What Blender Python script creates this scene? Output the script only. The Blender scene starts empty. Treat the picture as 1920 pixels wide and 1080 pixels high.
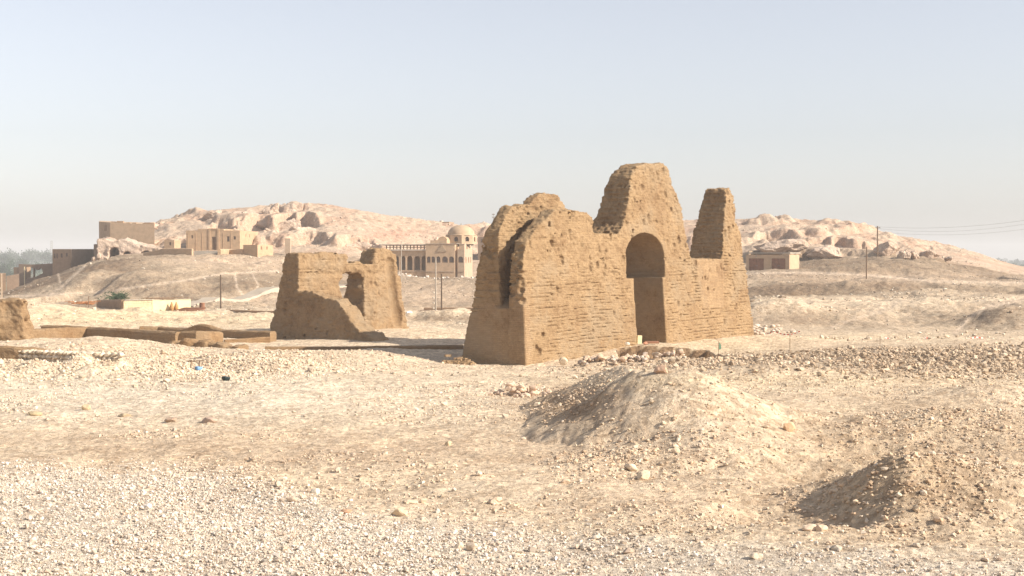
import bpy, math, random
import numpy as np
from mathutils.geometry import tessellate_polygon
from mathutils import Vector

random.seed(7)
RNG = np.random.default_rng(11)
SC = bpy.context.scene
COL = SC.collection

# ------------------------------------------------------------------ camera model (photo pixels 1920 x 1080)
FPX = 2667.0
PITCH = math.atan(62.0 / FPX)
CP, SP = math.cos(PITCH), math.sin(PITCH)


def zpx(py, Y):
    c = (540.0 - py) / FPX
    return Y * (c * CP - SP) / (CP + c * SP)


def P(px, py, Y):
    """point at world distance Y that appears at photo pixel px, py"""
    z = zpx(py, Y)
    return (((px - 960.0) / FPX) * (Y * CP - z * SP), Y, z)


def proj(x, y, z):
    fw = y * CP - z * SP
    up = y * SP + z * CP
    return 960 + FPX * x / fw, 540 - FPX * up / fw


# ------------------------------------------------------------------ noise
def _hash(ix, iy, iz, seed):
    h = (ix.astype(np.uint32) * np.uint32(374761393) + iy.astype(np.uint32) * np.uint32(668265263)
         + iz.astype(np.uint32) * np.uint32(2246822519) + np.uint32(seed * 3266489917 & 0xffffffff))
    h = (h ^ (h >> np.uint32(13))) * np.uint32(1274126177)
    h = (h ^ (h >> np.uint32(16))) * np.uint32(2654435761)
    h = h ^ (h >> np.uint32(15))
    return h.astype(np.float32) * np.float32(2.0 / 4294967295.0) - np.float32(1.0)


def vn3(x, y, z, seed=0):
    x = np.asarray(x, np.float32); y = np.asarray(y, np.float32); z = np.asarray(z, np.float32)
    xi = np.floor(x); yi = np.floor(y); zi = np.floor(z)
    fx = x - xi; fy = y - yi; fz = z - zi
    xi = xi.astype(np.int32); yi = yi.astype(np.int32); zi = zi.astype(np.int32)
    fx = fx * fx * (3 - 2 * fx); fy = fy * fy * (3 - 2 * fy); fz = fz * fz * (3 - 2 * fz)
    r = 0
    for dz in (0, 1):
        a = []
        for dy in (0, 1):
            h0 = _hash(xi, yi + dy, zi + dz, seed); h1 = _hash(xi + 1, yi + dy, zi + dz, seed)
            a.append(h0 + (h1 - h0) * fx)
        v = a[0] + (a[1] - a[0]) * fy
        r = r + v * (fz if dz else (1 - fz))
    return r


def vn2(x, y, seed=0):
    x = np.asarray(x, np.float32); y = np.asarray(y, np.float32)
    xi = np.floor(x); yi = np.floor(y)
    fx = x - xi; fy = y - yi
    xi = xi.astype(np.int32); yi = yi.astype(np.int32); zi = np.zeros_like(xi)
    fx = fx * fx * (3 - 2 * fx); fy = fy * fy * (3 - 2 * fy)
    h00 = _hash(xi, yi, zi, seed); h10 = _hash(xi + 1, yi, zi, seed)
    h01 = _hash(xi, yi + 1, zi, seed); h11 = _hash(xi + 1, yi + 1, zi, seed)
    a = h00 + (h10 - h00) * fx; b = h01 + (h11 - h01) * fx
    return a + (b - a) * fy


def fbm3(x, y, z, o=3, seed=0):
    r = 0; a = 1.0; t = 0
    for i in range(o):
        r = r + a * vn3(x, y, z, seed + i * 17); t += a
        x = x * 2.03 + 5.1; y = y * 2.03 + 9.7; z = z * 2.03 + 3.3; a *= .5
    return r / t


def fbm2(x, y, o=3, seed=0):
    r = 0; a = 1.0; t = 0
    for i in range(o):
        r = r + a * vn2(x, y, seed + i * 17); t += a
        x = x * 2.03 + 5.1; y = y * 2.03 + 9.7; a *= .5
    return r / t


def sstep(a, b, x):
    t = np.clip((x - a) / (b - a), 0, 1)
    return t * t * (3 - 2 * t)


# ------------------------------------------------------------------ mesh helpers
def mesh_np(name, V, F, mat=None, col=None, smooth=True, parent=None):
    """one mesh object from arrays; F is (n,3) or (n,4)"""
    V = np.asarray(V, np.float32); F = np.asarray(F, np.int32)
    me = bpy.data.meshes.new(name)
    k = F.shape[1]
    me.vertices.add(len(V)); me.vertices.foreach_set("co", V.ravel())
    me.loops.add(F.size); me.loops.foreach_set("vertex_index", F.ravel())
    me.polygons.add(len(F)); me.polygons.foreach_set("loop_start", np.arange(0, F.size, k, dtype=np.int32))
    me.update(calc_edges=True)
    me.polygons.foreach_set("use_smooth", np.full(len(F), bool(smooth)))
    if col is not None:
        a = me.color_attributes.new("Col", 'FLOAT_COLOR', 'POINT')
        c = np.ones((len(V), 4), np.float32); c[:, :3] = col
        a.data.foreach_set("color", c.ravel())
    if mat: me.materials.append(mat)
    o = bpy.data.objects.new(name, me); COL.objects.link(o)
    if parent: o.parent = parent
    return o


def tag(o, label=None, cat=None, group=None, kind=None):
    if label: o["label"] = label
    if cat: o["category"] = cat
    if group: o["group"] = group
    if kind: o["kind"] = kind
    return o


def thing(name, label, cat, loc=(0, 0, 0), rz=0.0, group=None):
    o = bpy.data.objects.new(name, None); COL.objects.link(o)
    o.location = loc; o.rotation_euler = (0, 0, rz); o.empty_display_size = .3
    return tag(o, label, cat, group)


class MB:
    """collects polygons for one mesh"""
    def __init__(s): s.v = []; s.f = []

    def add(s, vs, fs):
        b = len(s.v); s.v += [tuple(p) for p in vs]; s.f += [tuple(i + b for i in f) for f in fs]

    def box(s, x0, x1, y0, y1, z0, z1):
        s.add([(x0, y0, z0), (x1, y0, z0), (x1, y1, z0), (x0, y1, z0), (x0, y0, z1), (x1, y0, z1), (x1, y1, z1), (x0, y1, z1)],
              [(0, 3, 2, 1), (4, 5, 6, 7), (0, 1, 5, 4), (1, 2, 6, 5), (2, 3, 7, 6), (3, 0, 4, 7)])

    def extr(s, outer, holes, t0, t1, M=None):
        """polygon with holes in (a,b), extruded from t0 to t1; M maps (a,b,t) to local xyz"""
        if M is None: M = lambda a, b, t: (a, t, b)
        loops = [outer] + list(holes)
        tris = tessellate_polygon([[Vector((p[0], p[1], 0)) for p in l] for l in loops])
        flat = [p for l in loops for p in l]; n = len(flat)
        vs = [M(p[0], p[1], t0) for p in flat] + [M(p[0], p[1], t1) for p in flat]
        fs = []
        for t in tris:
            fs.append(tuple(t)); fs.append(tuple(i + n for i in reversed(t)))
        b = 0
        for l in loops:
            m = len(l)
            for i in range(m):
                j = (i + 1) % m
                fs.append((b + i, b + j, b + j + n, b + i + n))
            b += m
        s.add(vs, fs)

    def tube(s, pts, r, n=8, r1=None, cap=True):
        pts = [Vector(p) for p in pts]; N = len(pts); vs = []; fs = []
        for i, p in enumerate(pts):
            d = (pts[min(i + 1, N - 1)] - pts[max(i - 1, 0)]).normalized()
            a = Vector((0, 0, 1)) if abs(d.z) < .9 else Vector((1, 0, 0))
            u = d.cross(a).normalized(); w = d.cross(u)
            rr = r if r1 is None else r + (r1 - r) * i / (N - 1)
            for k in range(n):
                t = 2 * math.pi * k / n
                vs.append(p + (u * math.cos(t) + w * math.sin(t)) * rr)
        for i in range(N - 1):
            for k in range(n):
                k2 = (k + 1) % n
                fs.append((i * n + k, i * n + k2, (i + 1) * n + k2, (i + 1) * n + k))
        if cap:
            fs.append(tuple(range(n))); fs.append(tuple((N - 1) * n + k for k in reversed(range(n))))
        s.add(vs, fs)

    def lathe(s, prof, n=16, c=(0, 0, 0)):
        vs = []; fs = []
        for r, z in prof:
            for k in range(n):
                t = 2 * math.pi * k / n
                vs.append((c[0] + r * math.cos(t), c[1] + r * math.sin(t), c[2] + z))
        for i in range(len(prof) - 1):
            for k in range(n):
                k2 = (k + 1) % n
                fs.append((i * n + k, i * n + k2, (i + 1) * n + k2, (i + 1) * n + k))
        s.add(vs, fs)

    def build(s, name, mat, parent=None, smooth=False, recalc=True):
        me = bpy.data.meshes.new(name)
        me.from_pydata(s.v, [], s.f)
        if recalc:
            import bmesh
            bm = bmesh.new(); bm.from_mesh(me); bmesh.ops.recalc_face_normals(bm, faces=bm.faces)
            bm.to_mesh(me); bm.free()
        if smooth: me.polygons.foreach_set("use_smooth", np.ones(len(me.polygons), bool))
        me.materials.append(mat)
        o = bpy.data.objects.new(name, me); COL.objects.link(o)
        if parent: o.parent = parent
        return o


def surface_nets(F, o, s):
    S = F < 0
    nx, ny, nz = F.shape
    c = np.zeros((nx - 1, ny - 1, nz - 1), np.uint8)
    for a in range(2):
        for b in range(2):
            for d in range(2):
                c += S[a:nx - 1 + a, b:ny - 1 + b, d:nz - 1 + d]
    act = (c > 0) & (c < 8); del c
    idx = np.full(act.shape, -1, np.int32)
    ii = np.array(np.nonzero(act)); n = ii.shape[1]
    idx[act] = np.arange(n, dtype=np.int32)
    V = np.zeros((n, 3)); cnt = np.zeros(n)
    cs = [(a, b, d) for a in range(2) for b in range(2) for d in range(2)]
    for A in cs:
        for ax in range(3):
            if A[ax]: continue
            B = list(A); B[ax] = 1
            fa = F[ii[0] + A[0], ii[1] + A[1], ii[2] + A[2]]; fb = F[ii[0] + B[0], ii[1] + B[1], ii[2] + B[2]]
            m = (fa < 0) != (fb < 0)
            t = fa[m] / (fa[m] - fb[m])
            for q in range(3):
                V[m, q] += A[q] + (t if q == ax else 0)
            cnt[m] += 1
    V = (V / cnt[:, None] + ii.T) * np.array(s) + np.array(o)
    quads = []
    I = idx
    e = (S[:-1, 1:-1, 1:-1] != S[1:, 1:-1, 1:-1]); i, j, k = np.nonzero(e); j = j + 1; k = k + 1
    q = np.stack([I[i, j - 1, k - 1], I[i, j, k - 1], I[i, j, k], I[i, j - 1, k]], 1); fl = ~S[i, j, k]; q[fl] = q[fl][:, ::-1]; quads.append(q)
    e = (S[1:-1, :-1, 1:-1] != S[1:-1, 1:, 1:-1]); i, j, k = np.nonzero(e); i = i + 1; k = k + 1
    q = np.stack([I[i - 1, j, k - 1], I[i - 1, j, k], I[i, j, k], I[i, j, k - 1]], 1); fl = ~S[i, j, k]; q[fl] = q[fl][:, ::-1]; quads.append(q)
    e = (S[1:-1, 1:-1, :-1] != S[1:-1, 1:-1, 1:]); i, j, k = np.nonzero(e); i = i + 1; j = j + 1
    q = np.stack([I[i - 1, j - 1, k], I[i, j - 1, k], I[i, j, k], I[i - 1, j, k]], 1); fl = ~S[i, j, k]; q[fl] = q[fl][:, ::-1]; quads.append(q)
    return V, np.concatenate(quads)


def sub_mesh(V, F, mask):
    f = F[mask]
    u, inv = np.unique(f, return_inverse=True)
    return V[u], inv.reshape(f.shape)


def sdpoly(poly, X, Y):
    """signed distance to a 2-D polygon, negative inside"""
    p = np.asarray(poly, float); n = len(p)
    d = np.full(X.shape, 1e9); s = np.ones(X.shape)
    for i in range(n):
        a = p[i]; b = p[i - 1]
        ex, ey = b[0] - a[0], b[1] - a[1]
        wx, wy = X - a[0], Y - a[1]
        t = np.clip((wx * ex + wy * ey) / (ex * ex + ey * ey + 1e-12), 0, 1)
        d = np.minimum(d, (wx - ex * t) ** 2 + (wy - ey * t) ** 2)
        c1 = Y >= a[1]; c2 = Y < b[1]; c3 = ex * wy > ey * wx
        fl = (c1 & c2 & c3) | (~c1 & ~c2 & ~c3)
        s = np.where(fl, -s, s)
    return s * np.sqrt(d)


# ------------------------------------------------------------------ materials
def new_mat(name):
    m = bpy.data.materials.new(name); m.use_nodes = True
    nt = m.node_tree; b = nt.nodes["Principled BSDF"]
    b.inputs["Roughness"].default_value = .95
    b.inputs["Specular IOR Level"].default_value = .15
    return m, nt, b


def N(nt, t, **k):
    n = nt.nodes.new(t)
    for a, v in k.items():
        if hasattr(n, a): setattr(n, a, v)
        else: n.inputs[a.replace("_", " ")].default_value = v
    return n


def ramp(nt, src, pts):
    r = nt.nodes.new("ShaderNodeValToRGB"); e = r.color_ramp.elements
    while len(e) < len(pts): e.new(.5)
    for i, (p, c) in enumerate(pts):
        e[i].position = p; e[i].color = (*c, 1) if len(c) == 3 else c
    nt.links.new(src, r.inputs[0]); return r.outputs[0]


def mixc(nt, a, b, f, mode='MIX'):
    m = nt.nodes.new("ShaderNodeMix"); m.data_type = 'RGBA'; m.blend_type = mode
    for s, v in ((m.inputs[6], a), (m.inputs[7], b), (m.inputs[0], f)):
        if hasattr(v, "links"): nt.links.new(v, s)
        else: s.default_value = v if not isinstance(v, tuple) or len(v) == 4 else (*v, 1)
    return m.outputs[2]


def noise(nt, vec, scale, detail=4, rough=.6):
    n = nt.nodes.new("ShaderNodeTexNoise"); n.inputs["Scale"].default_value = scale
    n.inputs["Detail"].default_value = detail; n.inputs["Roughness"].default_value = rough
    nt.links.new(vec, n.inputs["Vector"]); return n.outputs["Fac"]


def bump(nt, h, dist, strength=1.0, nrm=None):
    b = nt.nodes.new("ShaderNodeBump"); b.inputs["Distance"].default_value = dist; b.inputs["Strength"].default_value = strength
    nt.links.new(h, b.inputs["Height"])
    if nrm is not None: nt.links.new(nrm, b.inputs["Normal"])
    return b.outputs["Normal"]


def mat_ground(name):
    m, nt, b = new_mat(name)
    at = N(nt, "ShaderNodeAttribute", attribute_name="Col").outputs["Color"]
    pos = N(nt, "ShaderNodeNewGeometry").outputs["Position"]
    vo = N(nt, "ShaderNodeTexVoronoi"); vo.inputs["Scale"].default_value = 7.0; nt.links.new(pos, vo.inputs["Vector"])
    hs = nt.nodes.new("ShaderNodeSeparateColor"); nt.links.new(vo.outputs["Color"], hs.inputs[0])
    v2 = N(nt, "ShaderNodeTexVoronoi"); v2.inputs["Scale"].default_value = 2.3; nt.links.new(pos, v2.inputs["Vector"])
    h2 = nt.nodes.new("ShaderNodeSeparateColor"); nt.links.new(v2.outputs["Color"], h2.inputs[0])
    c1 = ramp(nt, hs.outputs[0], [(0, (.70, .66, .62)), (.35, (.92, .90, .88)), (.7, (1.0, 1.0, 1.0)), (1, (1.22, 1.2, 1.15))])
    c2 = ramp(nt, h2.outputs[1], [(0, (.84, .80, .77)), (.5, (1, 1, 1)), (1, (1.08, 1.07, 1.06))])
    n1 = noise(nt, pos, .35, 5, .65)
    c3 = ramp(nt, n1, [(.3, (.86, .82, .78)), (.5, (1, .99, .98)), (.7, (1.08, 1.07, 1.04))])
    c = mixc(nt, at, c1, 1.0, 'MULTIPLY'); c = mixc(nt, c, c2, 1.0, 'MULTIPLY'); c = mixc(nt, c, c3, 1.0, 'MULTIPLY')
    nt.links.new(c, b.inputs["Base Color"])
    nb = noise(nt, pos, 9.0, 6, .7)
    nb2 = noise(nt, pos, 1.6, 4, .6)
    nn = bump(nt, nb, .10, .9); nn = bump(nt, nb2, .22, .6, nn)
    nt.links.new(nn, b.inputs["Normal"])
    return m


def mat_attr(name, sc=6.0, bd=.03, rough=.95):
    m, nt, b = new_mat(name)
    at = N(nt, "ShaderNodeAttribute", attribute_name="Col").outputs["Color"]
    pos = N(nt, "ShaderNodeNewGeometry").outputs["Position"]
    n1 = noise(nt, pos, sc, 5, .65)
    c3 = ramp(nt, n1, [(.3, (.82, .79, .76)), (.5, (1, 1, 1)), (.7, (1.1, 1.09, 1.06))])
    nt.links.new(mixc(nt, at, c3, 1.0, 'MULTIPLY'), b.inputs["Base Color"])
    nt.links.new(bump(nt, n1, bd, .8), b.inputs["Normal"])
    b.inputs["Roughness"].default_value = rough
    return m


def mat_mud(name, base, brick=.5, courses=.21, tint=1.0):
    """sun-dried brick: object space, x along the wall, z up"""
    m, nt, b = new_mat(name)
    tc = N(nt, "ShaderNodeTexCoord").outputs["Object"]
    sx = nt.nodes.new("ShaderNodeSeparateXYZ"); nt.links.new(tc, sx.inputs[0])
    # along-wall coordinate mixes x and y so end faces get bricks as well
    ad = N(nt, "ShaderNodeMath", operation='ADD'); nt.links.new(sx.outputs[0], ad.inputs[0]); nt.links.new(sx.outputs[1], ad.inputs[1])
    cb = nt.nodes.new("ShaderNodeCombineXYZ"); nt.links.new(ad.outputs[0], cb.inputs[0]); nt.links.new(sx.outputs[2], cb.inputs[1])
    wob = N(nt, "ShaderNodeTexNoise"); wob.inputs["Scale"].default_value = .8; nt.links.new(tc, wob.inputs["Vector"])
    vm = N(nt, "ShaderNodeVectorMath", operation='MULTIPLY_ADD'); nt.links.new(wob.outputs["Color"], vm.inputs[0])
    vm.inputs[1].default_value = (.10, .12, 0); nt.links.new(cb.outputs[0], vm.inputs[2])
    br = nt.nodes.new("ShaderNodeTexBrick")
    br.inputs["Scale"].default_value = 1.0; br.inputs["Brick Width"].default_value = .34; br.inputs["Row Height"].default_value = courses * .5
    br.inputs["Mortar Size"].default_value = .012; br.inputs["Mortar Smooth"].default_value = .3
    br.inputs["Color1"].default_value = (1.06, 1.04, 1.02, 1); br.inputs["Color2"].default_value = (.88, .86, .84, 1); br.inputs["Mortar"].default_value = (.86, .83, .80, 1)
    nt.links.new(vm.outputs[0], br.inputs["Vector"])
    n1 = noise(nt, tc, .45, 6, .65); n2 = noise(nt, tc, 3.2, 5, .7); n3 = noise(nt, tc, 14, 4, .7)
    c = ramp(nt, n1, [(.28, tuple(x * y for x, y in zip(base, (.76, .71, .68)))), (.5, base), (.72, tuple(x * y for x, y in zip(base, (1.14, 1.16, 1.2))))])
    c = mixc(nt, c, ramp(nt, n2, [(.25, (.74, .69, .64)), (.5, (1, 1, 1)), (.75, (1.14, 1.13, 1.1))]), 1.0, 'MULTIPLY')
    c = mixc(nt, c, ramp(nt, n3, [(.3, (.82, .79, .77)), (.55, (1, 1, 1)), (.8, (1.1, 1.1, 1.08))]), 1.0, 'MULTIPLY')
    n4 = noise(nt, tc, .22, 5, .7)
    c = mixc(nt, c, (base[0] * .90, base[1] * .98, base[2] * 1.12), ramp(nt, n4, [(.48, (0, 0, 0)), (.62, (.7, .7, .7))]))
    c = mixc(nt, c, br.outputs["Color"], brick, 'MULTIPLY')
    nt.links.new(c, b.inputs["Base Color"])
    inv = N(nt, "ShaderNodeMath", operation='SUBTRACT'); inv.inputs[0].default_value = 1; nt.links.new(br.outputs["Fac"], inv.inputs[1])
    nn = bump(nt, n2, .12, .7); nn = bump(nt, n3, .03, .8, nn); nn = bump(nt, inv.outputs[0], .03, brick, nn)
    nt.links.new(nn, b.inputs["Normal"])
    return m


def mat_plain(name, base, var=.12, sc=1.2, rough=.9, bd=.01, metal=0):
    m, nt, b = new_mat(name)
    tc = N(nt, "ShaderNodeTexCoord").outputs["Object"]
    n1 = noise(nt, tc, sc, 6, .65); n2 = noise(nt, tc, sc * 9, 4, .6)
    lo = tuple(x * (1 - 1.6 * var) for x in base); hi = tuple(min(1, x * (1 + var)) for x in base)
    c = ramp(nt, n1, [(.3, lo), (.5, base), (.7, hi)])
    c = mixc(nt, c, ramp(nt, n2, [(.3, (.9, .89, .88)), (.55, (1, 1, 1)), (.8, (1.05, 1.05, 1.05))]), 1.0, 'MULTIPLY')
    nt.links.new(c, b.inputs["Base Color"])
    nt.links.new(bump(nt, n2, bd, .6), b.inputs["Normal"])
    b.inputs["Roughness"].default_value = rough; b.inputs["Metallic"].default_value = metal
    return m


def mat_rock(name, base):
    m, nt, b = new_mat(name)
    pos = N(nt, "ShaderNodeNewGeometry").outputs["Position"]
    n1 = noise(nt, pos, .18, 6, .65); n2 = noise(nt, pos, 1.1, 6, .7)
    c = ramp(nt, n1, [(.3, tuple(x * y for x, y in zip(base, (.84, .74, .68)))), (.5, base), (.7, tuple(x * y for x, y in zip(base, (1.1, 1.12, 1.16))))])
    c = mixc(nt, c, ramp(nt, n2, [(.28, (.72, .68, .65)), (.5, (1, 1, 1)), (.75, (1.12, 1.12, 1.1))]), 1.0, 'MULTIPLY')
    nt.links.new(c, b.inputs["Base Color"])
    nt.links.new(bump(nt, n2, .6, .9), b.inputs["Normal"])
    return m


M_GROUND = mat_ground("ground_sand")
M_STONE = mat_attr("limestone_chip", 9.0, .02)
M_MUD = mat_mud("mud_brick", (.33, .225, .124), .6)
M_MUDS = mat_mud("restored_mud_brick", (.365, .25, .142), .8)
M_MUD2 = mat_mud("mud_brick_pale", (.33, .225, .126), .55)
M_MUDL = mat_mud("mud_wall", (.325, .212, .113), .6)
M_ROCK = mat_rock("cliff_limestone", (.54, .41, .305))
M_PLASTER = mat_plain("ochre_plaster", (.47, .325, .20))
M_PLASTER2 = mat_plain("tan_plaster", (.49, .35, .225))
M_STONEWORK = mat_plain("pale_stonework", (.46, .345, .24))
M_CREAM = mat_plain("cream_wash", (.74, .61, .37), .08)
M_WHITE = mat_plain("white_coping", (.54, .47, .38), .1)
M_BROWN = mat_plain("brown_wall", (.36, .24, .15))
M_DARKBR = mat_plain("dark_brown_wall", (.25, .175, .12))
M_WOOD = mat_plain("weathered_wood", (.20, .13, .08), .25, 4)
M_DOOR = mat_plain("rusty_door", (.27, .135, .08), .25, 2)
M_SHUT = mat_plain("grey_shutter", (.17, .13, .105), .2, 4)
M_DARK = mat_plain("dark_interior", (.05, .04, .03), .1)
M_METAL = mat_plain("grey_metal", (.35, .33, .30), .15, 4, .6)
M_CONC = mat_plain("grey_concrete", (.39, .335, .27))
M_LEAF = mat_plain("palm_leaf", (.075, .11, .055), .3, 3, .7)
M_TREE = mat_plain("tree_leaf", (.045, .075, .035), .3, .5, .8)
M_BARK = mat_plain("bark", (.14, .10, .07), .3, 3)
M_ORANGE = mat_plain("orange_plank", (.55, .26, .12), .25, 3)
M_CLAY = mat_plain("clay_jar", (.45, .25, .10), .2, 5)
M_BLUE = mat_plain("blue_plastic", (.20, .36, .58), .15, 5, .4)
M_BLACK = mat_plain("black_plastic", (.02, .03, .03), .1, 5, .4)
M_CARW = mat_plain("white_paint", (.78, .78, .75), .03, 2, .35)
M_GLASS = mat_plain("car_glass", (.03, .035, .04), .05, 2, .1)
M_TYRE = mat_plain("tyre_rubber", (.03, .03, .03), .1, 5)
M_GREEN = mat_plain("green_cloth", (.18, .34, .22), .1, 5)
M_ROAD = mat_plain("pale_road", (.43, .36, .275), .1, .4)
M_RED = mat_plain("red_tape", (.60, .10, .07), .1, 5, .6)

# ------------------------------------------------------------------ terrain
FL = None   # flat plain, z = -6
PROF = {
    -500: [(60, FL), (74, 660), (82, 636), (90, 650), (100, 636), (115, 608), (130, 578), (150, 574), (170, 568), (220, 560), (265, 556), (300, 560), (420, 562)],
    0: [(62, FL), (74, 672), (82, 634), (88, 655), (100, 640), (115, 609), (127, 574), (134, 568), (150, 574), (165, 570), (180, 566), (215, 561), (250, 551), (290, 557), (420, 562)],
    100: [(62, FL), (74, 672), (82, 632), (88, 655), (100, 638), (115, 611), (128, 575), (136, 570), (150, 575), (170, 577), (190, 570), (250, 521), (275, 517), (300, 522), (420, 540)],
    200: [(62, FL), (74, 672), (82, 629), (88, 655), (100, 638), (115, 612), (130, 583), (138, 578), (150, 588), (166, 588), (180, 574), (195, 562), (250, 491), (275, 484), (300, 481), (330, 466), (380, 470), (450, 530)],
    300: [(62, FL), (74, 684), (80, 645), (86, 638), (91, 655), (100, 638), (115, 612), (135, 588), (143, 583), (155, 590), (170, 586), (182, 574), (197, 562), (250, 487), (272, 479), (300, 474), (320, 452), (340, 426), (360, 411), (400, 425), (450, 530)],
    345: [(60, FL), (74, 686), (81, 650), (88, 660), (100, 640), (115, 614), (135, 592), (150, 583), (162, 588), (172, 584), (184, 573), (199, 560), (245, 498), (270, 480), (296, 471), (310, 462), (325, 442), (345, 416), (363, 402), (400, 410), (455, 530)],
    400: [(60, FL), (74, 684), (82, 653), (90, 660), (100, 640), (115, 615), (135, 596), (160, 582), (182, 572), (200, 556), (240, 510), (268, 481), (292, 468), (306, 464), (322, 440), (345, 410), (365, 395), (400, 398), (460, 530)],
    500: [(60, FL), (72, 692), (80, 656), (90, 660), (100, 642), (115, 622), (135, 600), (160, 583), (180, 575), (200, 562), (240, 517), (262, 497), (285, 478), (303, 468), (318, 448), (338, 416), (358, 386), (400, 392), (460, 530)],
    600: [(60, FL), (72, 694), (80, 657), (90, 658), (98, 641), (112, 620), (130, 603), (160, 585), (190, 570), (240, 530), (268, 500), (290, 476), (312, 448), (338, 402), (356, 381), (400, 386), (460, 530)],
    700: [(60, FL), (74, 694), (80, 652), (84, 662), (92, 652), (100, 634), (113, 613), (125, 604), (150, 592), (180, 577), (230, 545), (268, 510), (298, 480), (325, 436), (350, 400), (400, 402), (460, 530)],
    790: [(60, FL), (76, 690), (79, 678), (85, 674), (92, 655), (100, 637), (115, 614), (125, 605), (140, 594), (160, 588), (180, 580), (230, 540), (262, 524), (292, 522), (318, 490), (342, 430), (358, 416), (400, 418), (460, 530)],
    870: [(60, FL), (78, 687), (80, 685), (84, 676), (92, 655), (100, 639), (120, 608), (135, 598), (160, 587), (180, 579), (230, 540), (262, 525), (296, 522), (325, 480), (345, 428), (400, 428), (460, 530)],
    1000: [(60, FL), (80, 684), (90, 664), (100, 645), (120, 612), (160, 585), (200, 570), (300, 520), (345, 440), (400, 432), (460, 530)],
    1200: [(60, FL), (80, 681), (85, 668), (88, 650), (95, 643), (100, 638), (120, 612), (160, 585), (200, 568), (260, 530), (300, 505), (330, 450), (350, 415), (400, 416), (460, 530)],
    1300: [(58, FL), (70, 692), (76, 681), (84, 664), (88, 654), (97, 640), (105, 630), (120, 612), (160, 585), (200, 560), (250, 515), (290, 500), (310, 468), (330, 428), (342, 417), (400, 418), (460, 530)],
    1430: [(56, FL), (70, 692), (77, 668), (84, 664), (94, 650), (105, 630), (112, 620), (118, 602), (130, 570), (140, 563), (170, 560), (190, 548), (225, 513), (264, 509), (280, 492), (300, 465), (318, 438), (335, 413), (400, 415), (460, 530)],
    1550: [(56, FL), (70, 690), (76, 664), (83, 655), (94, 648), (105, 630), (115, 619), (125, 594), (140, 575), (165, 560), (185, 555), (202, 545), (232, 515), (255, 508), (275, 488), (300, 465), (320, 434), (337, 416), (400, 418), (460, 530)],
    1700: [(55, FL), (68, 704), (76, 664), (84, 646), (94, 643), (105, 633), (120, 611), (140, 580), (160, 560), (190, 548), (215, 532), (240, 517), (268, 489), (300, 478), (320, 460), (336, 447), (400, 452), (460, 530)],
    1830: [(55, FL), (68, 704), (76, 662), (84, 643), (94, 640), (105, 633), (118, 613), (130, 588), (150, 567), (175, 553), (200, 541), (240, 525), (290, 500), (318, 480), (336, 474), (400, 482), (460, 530)],
    1920: [(55, FL), (68, 704), (76, 660), (84, 643), (94, 640), (105, 632), (118, 611), (130, 580), (150, 562), (175, 552), (200, 545), (240, 530), (290, 517), (332, 503), (400, 522), (460, 540)],
    2500: [(55, FL), (68, 704), (76, 665), (84, 648), (94, 640), (105, 632), (118, 611), (130, 590), (150, 570), (200, 552), (240, 545), (290, 540), (332, 535), (400, 540), (460, 550)],
}
pc = sorted(PROF)
kc = np.concatenate([np.linspace(-.85, -.385, 34)[:-1], np.linspace(-.385, .385, 960), np.linspace(.385, .85, 34)[1:]])
d1 = np.geomspace(23, 112, 470)
d2 = np.geomspace(112, 262, 250)[1:]
d3 = np.arange(262.6, 372, .42)
d4 = np.geomspace(372.5, 6000, 90)
dr = np.concatenate([np.array([-40., -10, 2, 6, 10, 14, 18, 20.5, 22]), d1, d2, d3, d4])
FAR_Z = -20.0


def terrain_base():
    dd = np.maximum(dr, 3.0); ld = np.log(dd)
    rows = []
    for x in pc:
        pts = [(3.0, -6.0), (25.0, -6.0)]
        for d, y in PROF[x]:
            pts.append((d, -6.0 if y is None else zpx(y, d)))
        pts += [(640, FAR_Z), (7000, FAR_Z)]
        rows.append(np.interp(ld, np.log([p[0] for p in pts]), [p[1] for p in pts]))
    R = np.array(rows)
    pk = np.array([(x - 960) / FPX for x in pc])
    Z = np.empty((len(dr), len(kc)))
    for i in range(len(dr)):
        Z[i] = np.interp(kc, pk, R[:, i])
    # soften creases
    def gauss(a, n, axis):
        w = np.exp(-.5 * (np.arange(-3 * n, 3 * n + 1) / n) ** 2); w /= w.sum()
        p = [(0, 0), (0, 0)]; p[axis] = (3 * n, 3 * n)
        b = np.pad(a, p, mode='edge')
        return np.apply_along_axis(lambda v: np.convolve(v, w, 'valid'), axis, b)
    core = slice(33, 33 + 960)
    Z[:, core] = gauss(Z[:, core], 16, 1)
    Z[9:, :] = gauss(Z[9:, :], 3, 0)
    return Z


KK, DD = np.meshgrid(kc, dr)
DDp = np.maximum(DD, 2.0)
XX = KK * DDp
Z = terrain_base()
PX0, PY0 = proj(XX, DDp, Z)


def feat(cx, cy, H, RL, RR, RF, RB, lin=.6):
    """debris heap with its own flank lengths to the left, right, front and back"""
    global Z
    dx = XX - cx; dy = DD - cy
    wob = 1 + .16 * fbm2(XX * .9 + cx, DD * .9, 3, 5)
    r = np.sqrt((dx / np.where(dx < 0, RL, RR)) ** 2 + (dy / np.where(dy < 0, RF, RB)) ** 2) * wob
    s = np.clip(1 - r, 0, 1)
    Z = Z + H * (lin * s + (1 - lin) * s * s * (3 - 2 * s))


def fpx(px, py, d, H, RL, RR, RF, RB, lin=.6):
    feat((px - 960) / FPX * d, d, H, RL, RR, RF, RB, lin)


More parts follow.
